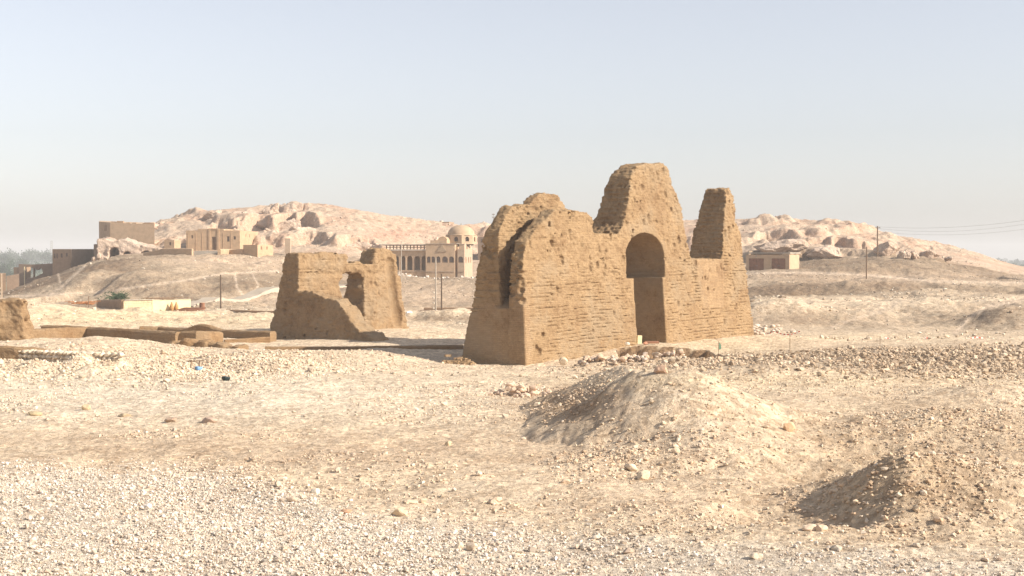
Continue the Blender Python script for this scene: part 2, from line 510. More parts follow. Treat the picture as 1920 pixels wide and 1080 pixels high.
def ridge(cx, y0, y1, h0, h1, RL, RR, RF, RB):
    """heap with a crest running away from the camera"""
    global Z
    wob = 1 + .10 * fbm2(XX * .8 + cx, DD * .8, 3, 15)
    dx = XX - cx - .25 * fbm2(DD * .5, DD * 0, 2, 16); dy = np.where(DD < y0, (DD - y0) / RF, np.where(DD > y1, (DD - y1) / RB, 0))
    r = np.sqrt((dx / np.where(dx < 0, RL, RR)) ** 2 + dy ** 2) * wob
    s_ = np.clip(1 - r, 0, 1); h_ = np.interp(DD, [y0, y1], [h0, h1])
    Z = Z + h_ * (.96 * s_ + .04 * s_ * s_ * (3 - 2 * s_))


# heaps and hollows of the near ground
ridge(4.1, 47.2, 53.2, 1.72, 1.92, 3.7, 6.5, 4.4, 7.0)
fpx(1330, 0, 44, 1.2, 4.6, 6.5, 6.0, 6.5, .45)
fpx(1290, 0, 46.5, .30, 2.2, 3, 2.5, 3)
fpx(1120, 0, 40.2, .30, 1.7, 3.5, 1.6, 2.0)
fpx(1540, 0, 32.4, -.95, 2.6, 2.3, 1.5, 4.5)
fpx(1672, 0, 34.0, 1.15, 2.9, 6.5, 3.4, 4.0, .8)
fpx(1850, 0, 34.5, .35, 3, 6, 3, 3)
fpx(1760, 0, 46, 1.05, 5.5, 9, 5.5, 7)
fpx(1500, 0, 41, -.35, 3.2, 3.2, 6, 5)
fpx(1880, 0, 58, .7, 4, 6, 3.5, 5)
fpx(1230, 0, 64, .25, 5, 5, 3, 3)
fpx(1430, 0, 68, .45, 4, 3, 2.6, 3)
# left rubble bank
for (px, py, d, H, r) in ((170, 0, 68, .55, 1.1), (145, 0, 71, .5, 1.5), (215, 0, 71, .4, 1.3), (60, 0, 70, .35, 1.3), (120, 0, 67, .3, 1.0),
                          (300, 0, 72, .4, 1.8), (390, 0, 75, .35, 1.5), (480, 0, 72.5, .5, 2.4), (560, 0, 72, .3, 2.2)):
    fpx(px, py, d, H, r * .7, r * 1.3, r, r * 1.4, .7)
for (px, d, H, r) in ((280, 0, .0, 1),):
    pass
# spoil heaps of the middle distance
fpx(1500, 0, 124, 1.0, 7, 7, 4, 8); fpx(1590, 0, 196, 1.5, 16, 10, 8, 14); fpx(1700, 0, 200, 1.2, 12, 14, 8, 12)
fpx(1890, 0, 122, 1.2, 5, 8, 6, 8); fpx(1760, 0, 140, .9, 9, 6, 6, 9); fpx(1640, 0, 250, 1.6, 14, 18, 9, 10)
fpx(250, 0, 215, 1.5, 5, 9, 12, 14); fpx(170, 0, 222, 1.2, 7, 4, 12, 14); fpx(330, 0, 205, 1.6, 10, 5, 9, 12); fpx(460, 0, 215, 1.2, 6, 6, 14, 10)
fpx(400, 0, 262, .9, 3.5, 4, 2.5, 3); fpx(515, 0, 262, 1.4, 5, 6, 4, 4); fpx(830, 0, 131, .5, 9, 9, 3, 4); fpx(900, 0, 131, .5, 9, 9, 3, 4)


for q in range(9): fpx(1105 + 22 * q, 0, 78.0, .24, .9, .9, .75, .75)


def cut(px0, px1, d0, d1, depth, soft=.25, skew=0.0):
    """an excavated hollow with steep sides"""
    global Z
    dm = .5 * (d0 + d1)
    x0, x1 = (px0 - 960) / FPX * dm, (px1 - 960) / FPX * dm
    yy = DD - skew * (XX - x0)
    m = sstep(x0 - soft, x0 + soft, XX) * (1 - sstep(x1 - soft, x1 + soft, XX)) * sstep(d0 - soft * 3, d0 + soft * 3, yy) * (1 - sstep(d1 - soft, d1 + soft, yy))
    Z = Z - depth * m


cut(1165, 1335, 80.6, 88.6, 1.0, .12, -.30)
cut(38, 92, 190, 204, 2.6, .8, .15)
cut(120, 190, 200, 214, 1.2, 1.5, .1)
cut(1838, 1885, 252, 262, 1.3, 1.0, -.2)

def cliff(px0, px1, d0, d1, seed, w=.05, amp=.30, keep=.25, soft=14):
    """gathers the slope between d0 and d1 into one broken rock face"""
    global Z
    i0, i1 = np.searchsorted(dr, d0), np.searchsorted(dr, d1)
    t = ((dr[i0:i1] - d0) / (d1 - d0))[:, None]
    x = XX[(i0 + i1) // 2]; px = kc * FPX + 960
    c = .5 + amp * fbm2(x / 7, x * 0 + seed, 2, seed) + .16 * np.sign(vn2(x / 3.1, x * 0, seed + 5)) * np.abs(vn2(x / 3.1, x * 0, seed + 5)) ** .4
    c = np.clip(c, .1, .9)[None] + .10 * fbm2(XX[i0:i1] / 1.6, DD[i0:i1] / 2.2, 3, seed + 9)
    tt = sstep(c - w * 2.0, c + w * 2.0, t) * (1 - keep) + keep * t
    m = (sstep(px0 - soft, px0 + soft, px) * (1 - sstep(px1 - soft, px1 + soft, px)))[None]
    Z[i0:i1] = Z[i0:i1] * (1 - m) + m * (Z[i0][None] + (Z[i1][None] - Z[i0][None]) * tt)


cliff(1395, 1770, 276, 301, 5, .045, .34, .22)
cliff(1385, 1560, 302, 320, 8, .06, .3, .35)
cliff(1560, 1640, 300, 318, 9, .05, .3, .3)
cliff(395, 600, 321, 346, 11, .05, .34, .25)
cliff(470, 700, 300, 321, 12, .05, .34, .3)
cliff(480, 590, 346, 357, 13, .06, .25, .3)
cliff(620, 740, 298, 318, 14, .05, .3, .35)
cliff(190, 330, 301, 315, 15, .06, .3, .4)

# hill outlines roughened into ledges and rock faces
hillm = sstep(292, 306, DDp) * (1 - sstep(400, 440, DDp)) * sstep(-2.5, 2.0, Z)
hn = fbm2(XX / 11, DDp / 11, 4, 3)
st = 3.6
t = (Z + 2.2 * hn) / st
fr = t - np.floor(t)
terr = (np.floor(t) + sstep(.30, .62, fr)) * st - 2.2 * hn
lm = sstep(-.05, .25, fbm2(XX / 22 + 7, DDp / 22, 3, 9)) * hillm * .85
Z = Z * (1 - lm) + terr * lm
hcalm = .15 + .65 * sstep(-.12, .28, fbm2(XX / 17 + 3, DDp / 17, 3, 39))
Z += hillm * hcalm * (1.5 * (1 - np.abs(fbm2(XX / 6.5, DDp / 6.5, 4, 31))) - 1.05)
Z += hillm * hcalm * .9 * (.5 - np.abs(fbm2(XX / 2.6, DDp / 2.6, 3, 35)))
Z += hillm * .30 * fbm2(XX / 1.3, DDp / 1.6, 3, 37)
# gullies and loose surface
sp = sstep(108, 125, DDp) * (1 - sstep(290, 306, DDp))
Z += sp * (.75 * fbm2(XX / 9, DDp / 14, 3, 41) + .28 * fbm2(XX / 2.2, DDp / 2.6, 3, 43) + .08 * vn2(XX / .5, DDp / .6, 45))
near = 1 - sstep(106, 125, DDp)
inn = sstep(20, 24, DDp)
PXc, PYc = proj(XX, DDp, Z)
rub = np.exp(-((PXc - 1640) / 420) ** 2) * np.exp(-((DDp - 74) / 7.5) ** 2) + np.exp(-((PXc - 180) / 420) ** 2) * np.exp(-((DDp - 72) / 7) ** 2)
Z += near * inn * (.16 * fbm2(XX / 3.4, DDp / 3.4, 3, 51) + .045 * fbm2(XX / .8, DDp / .8, 3, 53) + rub * .26 * fbm2(XX / 1.1, DDp / 1.1, 3, 57))
smo = 1 - .8 * np.exp(-((PXc - 1400) / 190) ** 2 - ((PYc - 790) / 80) ** 2)
Z += near * inn * smo * .022 * vn2(XX / .13, DDp / .13, 61)
Z += near * inn * smo * .03 * np.clip(vn2(XX / .33, DDp / .33, 63) - .35, 0, 1)
PXc, PYc = proj(XX, DDp, Z)


def zt(x, y):
    """terrain height at world x, y (arrays)"""
    x = np.asarray(x, float); y = np.asarray(y, float)
    k = x / np.maximum(y, 2.0)
    i = np.clip(np.searchsorted(dr, y) - 1, 0, len(dr) - 2); j = np.clip(np.searchsorted(kc, k) - 1, 0, len(kc) - 2)
    a = np.clip((y - dr[i]) / (dr[i + 1] - dr[i]), 0, 1); b = np.clip((k - kc[j]) / (kc[j + 1] - kc[j]), 0, 1)
    return (Z[i, j] * (1 - a) + Z[i + 1, j] * a) * (1 - b) + (Z[i, j + 1] * (1 - a) + Z[i + 1, j + 1] * a) * b


def hit(px, py, dmin=24.0, dmax=420.0):
    """first ground point seen at photo pixel px, py"""
    j = int(np.clip(np.searchsorted(kc, (px - 960) / FPX), 0, len(kc) - 1))
    m = np.nonzero((dr > dmin) & (dr < dmax) & (PYc[:, j] <= py))[0]
    i = m[0] if len(m) else np.searchsorted(dr, dmax)
    d = float(dr[i]); x = (px - 960) / FPX * d
    return (x, d, float(zt(x, d)))


# ground colours: sand, gravel, spoil, field, and shade painted onto two slope faces
def lerp(C, c, w):
    w = np.clip(w, 0, 1)[..., None]
    return C * (1 - w) + np.array(c) * w


nz1 = fbm2(XX / 5, DDp / 5, 4, 71); nz2 = fbm2(XX / 1.2, DDp / 1.2, 3, 73); nz3 = fbm2(XX / 18, DDp / 18, 3, 75)
C = np.empty(XX.shape + (3,)); C[:] = (.67, .548, .40)
GEDGE = np.interp(PXc, [-300, 0, 350, 520, 700, 1000, 1500, 1920, 2300], [885, 880, 882, 912, 968, 992, 1015, 1045, 1060])
gw = sstep(-22, 22, PYc - GEDGE + 22 * nz1 + 16 * nz2) * (DDp < 60)
pxz = lambda cx, cy, rx, ry: np.exp(-((PXc - cx) / rx) ** 2 - ((PYc - cy) / ry) ** 2)
nearm = (DDp < 110)
C = lerp(C, (.715, .63, .50), nearm * (pxz(250, 740, 600, 50) * .9))
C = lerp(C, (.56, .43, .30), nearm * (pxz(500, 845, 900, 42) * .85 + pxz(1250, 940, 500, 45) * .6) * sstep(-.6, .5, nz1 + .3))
C = lerp(C, (.40, .28, .175), nearm * pxz(1075, 758, 105, 42) * .95)  # shade on the left face of the central heap, put into the colour
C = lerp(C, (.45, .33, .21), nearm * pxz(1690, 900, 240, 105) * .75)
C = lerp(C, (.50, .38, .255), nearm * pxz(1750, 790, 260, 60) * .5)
C = lerp(C, (.64, .565, .46), gw * .9)
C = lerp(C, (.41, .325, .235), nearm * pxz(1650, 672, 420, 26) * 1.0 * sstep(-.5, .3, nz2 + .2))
C = lerp(C, (.67, .545, .37), nearm * (pxz(1450, 715, 420, 16) * .6 + pxz(1330, 650, 150, 12) * .8 + pxz(1600, 632, 300, 9) * .4))
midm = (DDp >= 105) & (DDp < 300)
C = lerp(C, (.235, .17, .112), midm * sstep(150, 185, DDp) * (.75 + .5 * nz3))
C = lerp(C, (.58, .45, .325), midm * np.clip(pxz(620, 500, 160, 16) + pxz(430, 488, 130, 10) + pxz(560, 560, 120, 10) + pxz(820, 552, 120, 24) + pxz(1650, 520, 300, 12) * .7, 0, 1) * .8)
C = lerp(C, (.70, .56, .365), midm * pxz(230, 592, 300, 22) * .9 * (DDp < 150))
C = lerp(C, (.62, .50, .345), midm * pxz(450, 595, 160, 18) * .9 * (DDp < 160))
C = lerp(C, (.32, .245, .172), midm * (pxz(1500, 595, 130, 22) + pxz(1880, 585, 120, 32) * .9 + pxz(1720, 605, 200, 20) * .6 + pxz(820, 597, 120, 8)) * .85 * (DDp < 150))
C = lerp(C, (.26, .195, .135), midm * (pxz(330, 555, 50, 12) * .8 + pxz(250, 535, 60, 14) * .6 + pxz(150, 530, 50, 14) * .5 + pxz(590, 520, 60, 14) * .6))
hm = sstep(285, 300, DDp) * (DDp < 460)
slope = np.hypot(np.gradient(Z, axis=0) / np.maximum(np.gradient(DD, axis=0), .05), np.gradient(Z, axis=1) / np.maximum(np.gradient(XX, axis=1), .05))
C = lerp(C, (.52, .405, .30), hm)
C = lerp(C, (.45, .30, .212), hm * sstep(.0, .35, nz1 + .3 * nz2) * .7)
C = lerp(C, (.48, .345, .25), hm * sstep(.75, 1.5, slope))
C = lerp(C, (.50, .31, .225), hm * pxz(745, 440, 60, 16) * .9)
C = lerp(C, (.57, .44, .33), hm * sstep(.1, .5, -nz1) * .6)
# worn foot tracks over the spoil
def track(pts, w, c, a=.9, dlo=105, dhi=300):
    global C
    best = np.full(PXc.shape, 1e9)
    for (ax, ay), (bx, by) in zip(pts[:-1], pts[1:]):
        ex, ey = bx - ax, by - ay
        t = np.clip(((PXc - ax) * ex + (PYc - ay) * ey) / (ex * ex + ey * ey), 0, 1)
        best = np.minimum(best, np.hypot(PXc - ax - ex * t, PYc - ay - ey * t))
    C = lerp(C, c, a * np.exp(-(best / w) ** 2) * ((DDp > dlo) & (DDp < dhi)))


TR = (.62, .50, .375)
track([(20, 556), (180, 548), (330, 528), (420, 513), (520, 508)], 2.0, TR)
track([(75, 566), (115, 538), (140, 515), (160, 498)], 2.5, TR)
track([(115, 538), (108, 510)], 2.0, TR)
track([(470, 555), (485, 535), (472, 512)], 1.5, TR)
track([(440, 512), (445, 540), (455, 552)], 2.0, TR)
track([(1400, 512), (1500, 511), (1620, 515), (1760, 528), (1920, 530)], 2.5, TR)
track([(1790, 625), (1815, 598), (1850, 575), (1920, 562)], 4.0, TR)
track([(1560, 612), (1660, 580), (1700, 560)], 3.5, TR, .6)
fld = sstep(470, 620, DDp)
C = lerp(C, (.16, .20, .085), fld)
C = lerp(C, (.26, .26, .13), fld * sstep(0, .4, fbm2(XX / 120, DDp / 300, 2, 81)))
C *= (1 + .10 * nz2 + .07 * nz1)[..., None]
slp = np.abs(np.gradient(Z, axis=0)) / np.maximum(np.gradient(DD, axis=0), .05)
C = lerp(C, (.30, .205, .125), (DDp > 79) * (DDp < 92) * sstep(.7, 1.3, slp) * (np.abs(PXc - 1250) < 110))  # pit back wall coloured brown to stand in for its shade
C = np.clip(C, .02, .8)

nr, nc = Z.shape
Vg = np.stack([XX, DD, Z], -1).reshape(-1, 3)
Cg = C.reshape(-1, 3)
ia = np.arange(nr * nc).reshape(nr, nc)
Qall = np.stack([ia[:-1, :-1], ia[:-1, 1:], ia[1:, 1:], ia[1:, :-1]], -1)
ihill = int(np.searchsorted(dr, 288.0)); ifar = int(np.searchsorted(dr, 520.0))
jmid = int(np.searchsorted(kc, (1000 - 960) / FPX))


def terr_part(name, qs, label):
    F = qs.reshape(-1, 4)
    u, inv = np.unique(F, return_inverse=True)
    o = mesh_np(name, Vg[u], inv.reshape(F.shape), M_GROUND, Cg[u])
    return tag(o, label, name, None, "structure")


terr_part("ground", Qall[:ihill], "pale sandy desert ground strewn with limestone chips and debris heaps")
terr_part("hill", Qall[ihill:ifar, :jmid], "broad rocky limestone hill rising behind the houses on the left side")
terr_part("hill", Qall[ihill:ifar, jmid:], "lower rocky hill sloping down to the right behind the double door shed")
terr_part("field", Qall[ifar:], "hazy green farmland on the flat plain far beyond the desert")

# ------------------------------------------------------------------ stones
def ico(sub):
    import bmesh
    bm = bmesh.new(); bmesh.ops.create_icosphere(bm, subdivisions=sub, radius=1)
    V = np.array([v.co[:] for v in bm.verts]); F = np.array([[v.index for v in f.verts] for f in bm.faces]); bm.free()
    return V, F


CUBE_V = np.array([(-1, -1, -1), (1, -1, -1), (1, 1, -1), (-1, 1, -1), (-1, -1, 1), (1, -1, 1), (1, 1, 1), (-1, 1, 1)], float) * .72
CUBE_F = np.array([(0, 3, 2, 1), (4, 5, 6, 7), (0, 1, 5, 4), (1, 2, 6, 5), (2, 3, 7, 6), (3, 0, 4, 7)])
ICO0 = ico(1); ICO1 = ico(1); ICO2 = ico(2); ICO3 = ico(3)


def scatter(name, label, x, y, size, base, jitter, colors, flat=(.35, .8), sink=.1, cat="gravel", smooth=False, extra=0):
    BV, BF = base
    n = len(x); m = len(BV)
    V = BV[None] * (1 + jitter * RNG.uniform(-1, 1, (n, m, 1))) + jitter * .35 * RNG.uniform(-1, 1, (n, m, 3))
    sc = np.stack([RNG.uniform(.75, 1.3, n), RNG.uniform(.55, 1.0, n), RNG.uniform(flat[0], flat[1], n)], 1) * size[:, None] * .5
    V = V * sc[:, None, :]
    tilt = RNG.normal(0, .3, n); ct, s_ = np.cos(tilt), np.sin(tilt)
    vy = V[..., 1] * ct[:, None] - V[..., 2] * s_[:, None]; vz = V[..., 1] * s_[:, None] + V[..., 2] * ct[:, None]
    a = RNG.uniform(0, 6.283, n); ca, sa = np.cos(a)[:, None], np.sin(a)[:, None]
    vx = V[..., 0] * ca - vy * sa; vy = V[..., 0] * sa + vy * ca
    z = zt(x, y) + extra
    W = np.stack([vx + x[:, None], vy + y[:, None], vz + (z + sc[:, 2] * (1 - 2 * sink))[:, None]], -1).reshape(-1, 3)
    F = (BF[None] + (np.arange(n) * m)[:, None, None]).reshape(-1, BF.shape[1])
    o = mesh_np(name, W, F, M_STONE, np.repeat(colors, m, 0), smooth)
    return tag(o, label, cat, None, "stuff")


def ground_col(x, y):
    k = x / y
    i = np.clip(np.searchsorted(dr, y), 0, nr - 1); j = np.clip(np.searchsorted(kc, k), 0, nc - 1)
    return C[i, j]


def sample(n, d0, d1, kmax=.42):
    d = np.sqrt(RNG.uniform(d0 * d0, d1 * d1, n)); k = RNG.uniform(-kmax, kmax, n)
    return k * d, d


def stone_cols(x, y, pal=None, mix=.55):
    n = len(x)
    g = ground_col(x, y)
    pal = np.array([(.62, .52, .40), (.55, .44, .32), (.46, .33, .22), (.70, .62, .52), (.42, .33, .26), (.60, .42, .28), (.36, .28, .22)]) if pal is None else np.array(pal)
    p = pal[RNG.integers(0, len(pal), n)]
    return np.clip((g * (1 - mix) + p * mix) * RNG.uniform(.85, 1.18, (n, 1)), .03, .82)


def keep_sites(x, y, m):
    return x[m], y[m]


WHITES = [(.66, .59, .51), (.72, .66, .59), (.68, .62, .55), (.57, .48, .38), (.52, .44, .35), (.62, .50, .38), (.44, .35, .27), (.50, .36, .26)]
# white gravel spread in the near left corner
x, y = sample(230000, 24.5, 47)
px, py = proj(x, y, zt(x, y))
e = np.interp(px, [-300, 0, 350, 520, 700, 1000, 1500, 1920, 2300], [885, 880, 882, 912, 968, 992, 1015, 1045, 1060])
ok = RNG.uniform(0, 1, len(x)) < sstep(-30, 25, py - e + 24 * fbm2(x / 5, y / 5, 4, 71)) * (.45 + .55 * sstep(-.45, .25, fbm2(x / 2.2, y / 3.5, 3, 171))) * (1 - .55 * sstep(700, 1500, px))
x, y = keep_sites(x, y, ok)
scatter("gravel", "whitish coarse limestone gravel spread over the near left corner", x, y, RNG.gamma(1.3, .016, len(x)) + .016, ICO0, .34, stone_cols(x, y, WHITES, .75), (.4, .9))
# general chips over the plain
x, y = sample(120000, 24.5, 84)
dens = sstep(-.15, .6, fbm2(x / 4, y / 4, 3, 91)) * (.30 + .7 * np.clip(40 / y, .2, 1)) * (1 - .7 * np.exp(-((x / y * FPX + 960 - 1400) / 190) ** 2 - ((y - 49) / 9) ** 2))
x, y = keep_sites(x, y, RNG.uniform(0, 1, len(x)) < dens)
scatter("gravel", "small limestone chips scattered over the sandy plain", x, y, RNG.gamma(2.2, .016, len(x)) + .022, (CUBE_V, CUBE_F), .36, stone_cols(x, y, None, .5), (.3, .8))
# fist sized stones
x, y = sample(3600, 25, 88)
dens = sstep(-.1, .5, fbm2(x / 6, y / 6, 3, 97))
x, y = keep_sites(x, y, RNG.uniform(0, 1, len(x)) < dens)
scatter("gravel", "loose fist sized stones lying about the plain", x, y, RNG.gamma(1.5, .040, len(x)) + .04, ICO1, .22, stone_cols(x, y, None, .6), (.35, .75))
# rubble ridges left and right
def blob_sites(n, px, d, sx, sd):
    dd = RNG.normal(d, sd, n); kk = (RNG.normal(px, sx, n) - 960) / FPX
    return kk * dd, dd


xs, ys = zip(*[blob_sites(n, a, d, s, sd) for n, a, d, s, sd in ((9000, 1650, 75, 230, 4.0), (2200, 1450, 72, 130, 2.6), (4000, 1850, 73, 120, 4), (1500, 1330, 76, 70, 1.6))])
x = np.concatenate(xs); y = np.concatenate(ys); ok = (y > 58) & (y < 90) & (np.abs(x / y) < .42); x, y = x[ok], y[ok]
scatter("rubble", "dark broken rubble heaped along the ridge right of the gateway", x, y, RNG.gamma(1.1, .055, len(x)) + .03, ICO1, .40, stone_cols(x, y, [(.40, .30, .20), (.50, .385, .265), (.33, .24, .16), (.60, .48, .35), (.45, .31, .195)], .7), (.4, .85), .15, "rubble")
xs, ys = zip(*[blob_sites(n, a, d, s, sd) for n, a, d, s, sd in ((3600, 150, 71, 150, 3.2), (3000, 470, 74, 100, 2.6), (1300, 350, 72, 60, 3))])
x = np.concatenate(xs); y = np.concatenate(ys); ok = (y > 60) & (y < 84) & (np.abs(x / y) < .42); x, y = x[ok], y[ok]
scatter("rubble", "pale rubble tipped over the low bank on the left", x, y, RNG.gamma(1.8, .030, len(x)) + .045, ICO1, .26, stone_cols(x, y, [(.62, .52, .38), (.55, .43, .30), (.68, .59, .45), (.50, .36, .24), (.42, .33, .25)], .7), (.4, .85), .15, "rubble")
# stones on the heaps of the near right
xs, ys = zip(*[blob_sites(n, a, d, s, sd) for n, a, d, s, sd in ((700, 1300, 42, 110, 3.0), (420, 1100, 50, 50, 2.2), (1300, 1680, 34, 110, 2.5), (1300, 1760, 46, 130, 4), (500, 1150, 41, 60, 1.2))])
x = np.concatenate(xs); y = np.concatenate(ys); ok = np.abs(x / y) < .42; x, y = x[ok], y[ok]
scatter("rubble", "brown stones on the flanks of the near debris heaps", x, y, RNG.gamma(1.8, .026, len(x)) + .03, ICO1, .26, stone_cols(x, y, [(.58, .45, .31), (.48, .34, .22), (.62, .52, .40), (.55, .38, .25)], .65), (.4, .8), .2, "rubble")
# stones of the middle distance
x, y = sample(42000, 100, 285, .40)
px, py = proj(x, y, zt(x, y))
dens = sstep(-.3, .5, fbm2(x / 12, y / 12, 3, 99)) * (.25 + .75 * ((px > 1380) & (y < 180)))
x, y = keep_sites(x, y, RNG.uniform(0, 1, len(x)) < dens)
scatter("rubble", "scattered stones on the spoil slopes of the middle distance", x, y, RNG.gamma(1.5, .075, len(x)) + .09, ICO1, .26, stone_cols(x, y, [(.66, .56, .43), (.50, .40, .29), (.70, .62, .50), (.28, .21, .15)], .75), (.4, .8), .15, "rubble")
x, y = sample(9000, 294, 372, .40)
ok = (zt(x, y) > -2) & (fbm2(x / 9, y / 9, 3, 131) > .33)
x, y = x[ok], y[ok]
scatter("rubble", "boulders and scree lying on the rocky hills", x, y, RNG.gamma(1.5, .14, len(x)) + .15, ICO1, .28, stone_cols(x, y, [(.62, .48, .36), (.52, .36, .26), (.66, .54, .42)], .55), (.5, .95), .25, "rubble")


def make_rock_mesh(name, seed, sub=3, rough=.35, flat=.7, block=.5):
    V, F = (ICO1, ICO2, ICO3)[sub - 1] if sub < 4 else ico(sub)
    V = V.copy(); r = np.random.default_rng(seed)
    # chop with a few planes, then roughen
    for k in range(int(10 * block) + 3):
        nrm = r.normal(size=3); nrm /= np.linalg.norm(nrm); h = r.uniform(.55, .85)
        dd = V @ nrm - h
        V -= np.outer(np.clip(dd, 0, None), nrm) * .92
    V *= (1 + rough * fbm3(V[:, 0] * 1.6 + seed, V[:, 1] * 1.6, V[:, 2] * 1.6, 4, seed))[:, None]
    V[:, 2] *= flat
    return V, F


def rock_obj(name, label, loc, dims, mat, seed, group=None, sub=3, rot=0., col=None, rough=.3, flat=1.0, block=.5, cat="rock", sink=.25):
    V, F = make_rock_mesh(name, seed, sub, rough, flat, block)
    V = V - (V.max(0) + V.min(0)) / 2
    V = V / (V.max(0) - V.min(0)) * np.array(dims)
    o = mesh_np(name, V, F, mat, None if col is None else np.tile(col, (len(V), 1)), sub >= 4)
    o.location = (loc[0], loc[1], loc[2] + dims[2] * (.5 - sink)); o.rotation_euler = (0, 0, rot)
    return tag(o, label, cat, group)


# stones one can pick out on the plain
SOLO = [
    (748, 966, .36, .22, (.62, .47, .31), "brown wedge shaped stone alone at the edge of the white gravel"),
    (1481, 806, .34, .30, (.60, .40, .24), "upright tan stone standing alone in the sandy dip"),
    (1519, 992, .30, .16, (.62, .48, .35), "flat pale stone at the left of the touching pair below the right heap"),
    (1543, 993, .24, .15, (.62, .46, .32), "smaller tan stone at the right of the touching pair below the right heap"),
    (884, 1028, .22, .16, (.58, .46, .34), "squarish tan stone of the close pair on the gravel at the bottom"),
    (860, 1028, .18, .17, (.64, .52, .38), "pointed pale stone of the close pair on the gravel at the bottom"),
    (926, 944, .26, .13, (.60, .45, .32), "low flat brown stone on the bare sand in the middle foreground"),
    (1208, 897, .34, .28, (.66, .54, .38), "cream block stuck in the foot of the middle heap"),
    (1183, 880, .34, .22, (.66, .53, .38), "tilted cream slab half buried in the foot of the middle heap"),
    (546, 938, .22, .14, (.60, .47, .34), "grey tan stone in the middle of the white gravel"),
    (648, 960, .26, .10, (.52, .32, .20), "flat reddish stone near the edge of the white gravel"),
    (590, 923, .20, .14, (.66, .58, .46), "whitish knobbly stone on the gravel edge"),
    (770, 942, .30, .09, (.62, .48, .34), "long thin slab lying flat on the brown sand"),
    (160, 766, .30, .24, (.54, .41, .26), "yellow brown stone alone on the bright left plain"),
    (318, 789, .40, .18, (.40, .29, .21), "dark brown stone on the left end of the stony rise"),
    (392, 790, .55, .20, (.45, .33, .25), "low dark stone cluster lump on the stony rise"),
    (232, 780, .42, .14, (.45, .36, .24), "flat olive brown stone on the left plain"),
    (1240, 697, .42, .30, (.60, .40, .27), "orange brown stone on top of the ridge behind the peak"),
    (1268, 850, .22, .18, (.64, .50, .35), "small cream stone on the crest of the middle heap"),
    (1420, 1046, .24, .14, (.64, .54, .41), "white flat stone on the gravel below the right heap"),
    (1120, 1010, .20, .12, (.64, .54, .42), "round whitish stone on the gravel at the bottom centre"),
    (1180, 1035, .22, .12, (.52, .40, .30), "brown slab stone on the gravel at the bottom centre"),
    (64, 777, .45, .16, (.46, .36, .22), "brown stone near the left edge of the bright plain"),
    (840, 834, .22, .16, (.62, .47, .30), "tan stone on the open sand in the middle of the plain"),
    (1060, 905, .24, .14, (.58, .44, .31), "brown stone on the sand in front of the middle heap"),
]
for i, (px, py, w, h, c, lab) in enumerate(SOLO):
    p = hit(px, py + 2)
    rock_obj("stone", lab, p, (w * 1.15, w * .8, h * 1.15), M_STONE, 100 + i, None, 3, RNG.uniform(-.4, .4), np.array(c), .2)

# the small heap of stones in the middle of the plain
cx, cy, _ = hit(975, 742)
k = 0
for i in range(52):
    if i < 34:
        a = RNG.uniform(0, 6.28); r = math.sqrt(RNG.uniform(0, 1)); dx, dy, lay = r * 1.25 * math.cos(a), r * .8 * math.sin(a), 0
    else:
        a = RNG.uniform(0, 6.28); r = math.sqrt(RNG.uniform(0, 1)); dx, dy, lay = .1 + r * .65 * math.cos(a), r * .4 * math.sin(a), .20 + (.14 if i > 46 else 0)
    s = RNG.uniform(.18, .36)
    x, y = cx + dx, cy + dy
    rock_obj("stone", "buff limestone lump in the small heap of stones on the open plain", (x, y, float(zt(x, y)) + lay), (s, s * RNG.uniform(.7, 1), s * RNG.uniform(.6, .85)),
             M_STONE, 300 + i, "stones of the small heap", 2, RNG.uniform(0, 6), np.array((.62, .46, .33)) * RNG.uniform(.82, 1.12), .2, sink=.15)
for i, (px, py, s) in enumerate(((926, 738, .4), (919, 741, .3), (940, 741, .28), (1022, 742, .3), (1030, 738, .25))):
    rock_obj("stone", "buff limestone lump lying just beside the small heap of stones", hit(px, py), (s, s * .8, s * .65), M_STONE, 380 + i, "stones beside the small heap", 2, i, np.array((.60, .46, .34)), .2)

# ------------------------------------------------------------------ the great gateway ruin
UX = np.array((.557, .830)); UX = UX / np.linalg.norm(UX)
ANG = math.atan2(UX[1], UX[0])
VX = np.array((-UX[1], UX[0]))


class WallFrame:
    def __init__(s, px, py, d, zbase):
        p = P(px, py, d); s.o = np.array((p[0], p[1], zbase)); s.root = None

    def uh(s, px, py, v=0.0):
        """(u, h) where the sight line through the pixel meets the plane v = const"""
        ox, oy = s.o[0] + VX[0] * v, s.o[1] + VX[1] * v
        c = (540.0 - py) / FPX; dx = (px - 960) / FPX; dy = CP + SP * c; dz = -SP + CP * c
        # (dx,dy)*t = (ox,oy) + u*UX
        det = dx * (-UX[1]) + UX[0] * dy
        t = (ox * (-UX[1]) + UX[0] * oy) / det
        u = (dx * t - ox) / UX[0]
        return u, dz * t - s.o[2]

    def face(s, px, py, batter=.045, off=.06):
        u, h = s.uh(px, py)
        for _ in range(4): u, h = s.uh(px, py, batter * max(h, 0) + off)
        return u, h

    def vh(s, px, py, u=0.0):
        ox, oy = s.o[0] + UX[0] * u, s.o[1] + UX[1] * u
        c = (540.0 - py) / FPX; dx = (px - 960) / FPX; dy = CP + SP * c; dz = -SP + CP * c
        det = dx * (-VX[1]) + VX[0] * dy
        t = (ox * (-VX[1]) + VX[0] * oy) / det
        v = (dx * t - ox) / VX[0]
        return v, dz * t - s.o[2]


def z5(a, b): return 840 + a * .3797, 290 + b * .3797


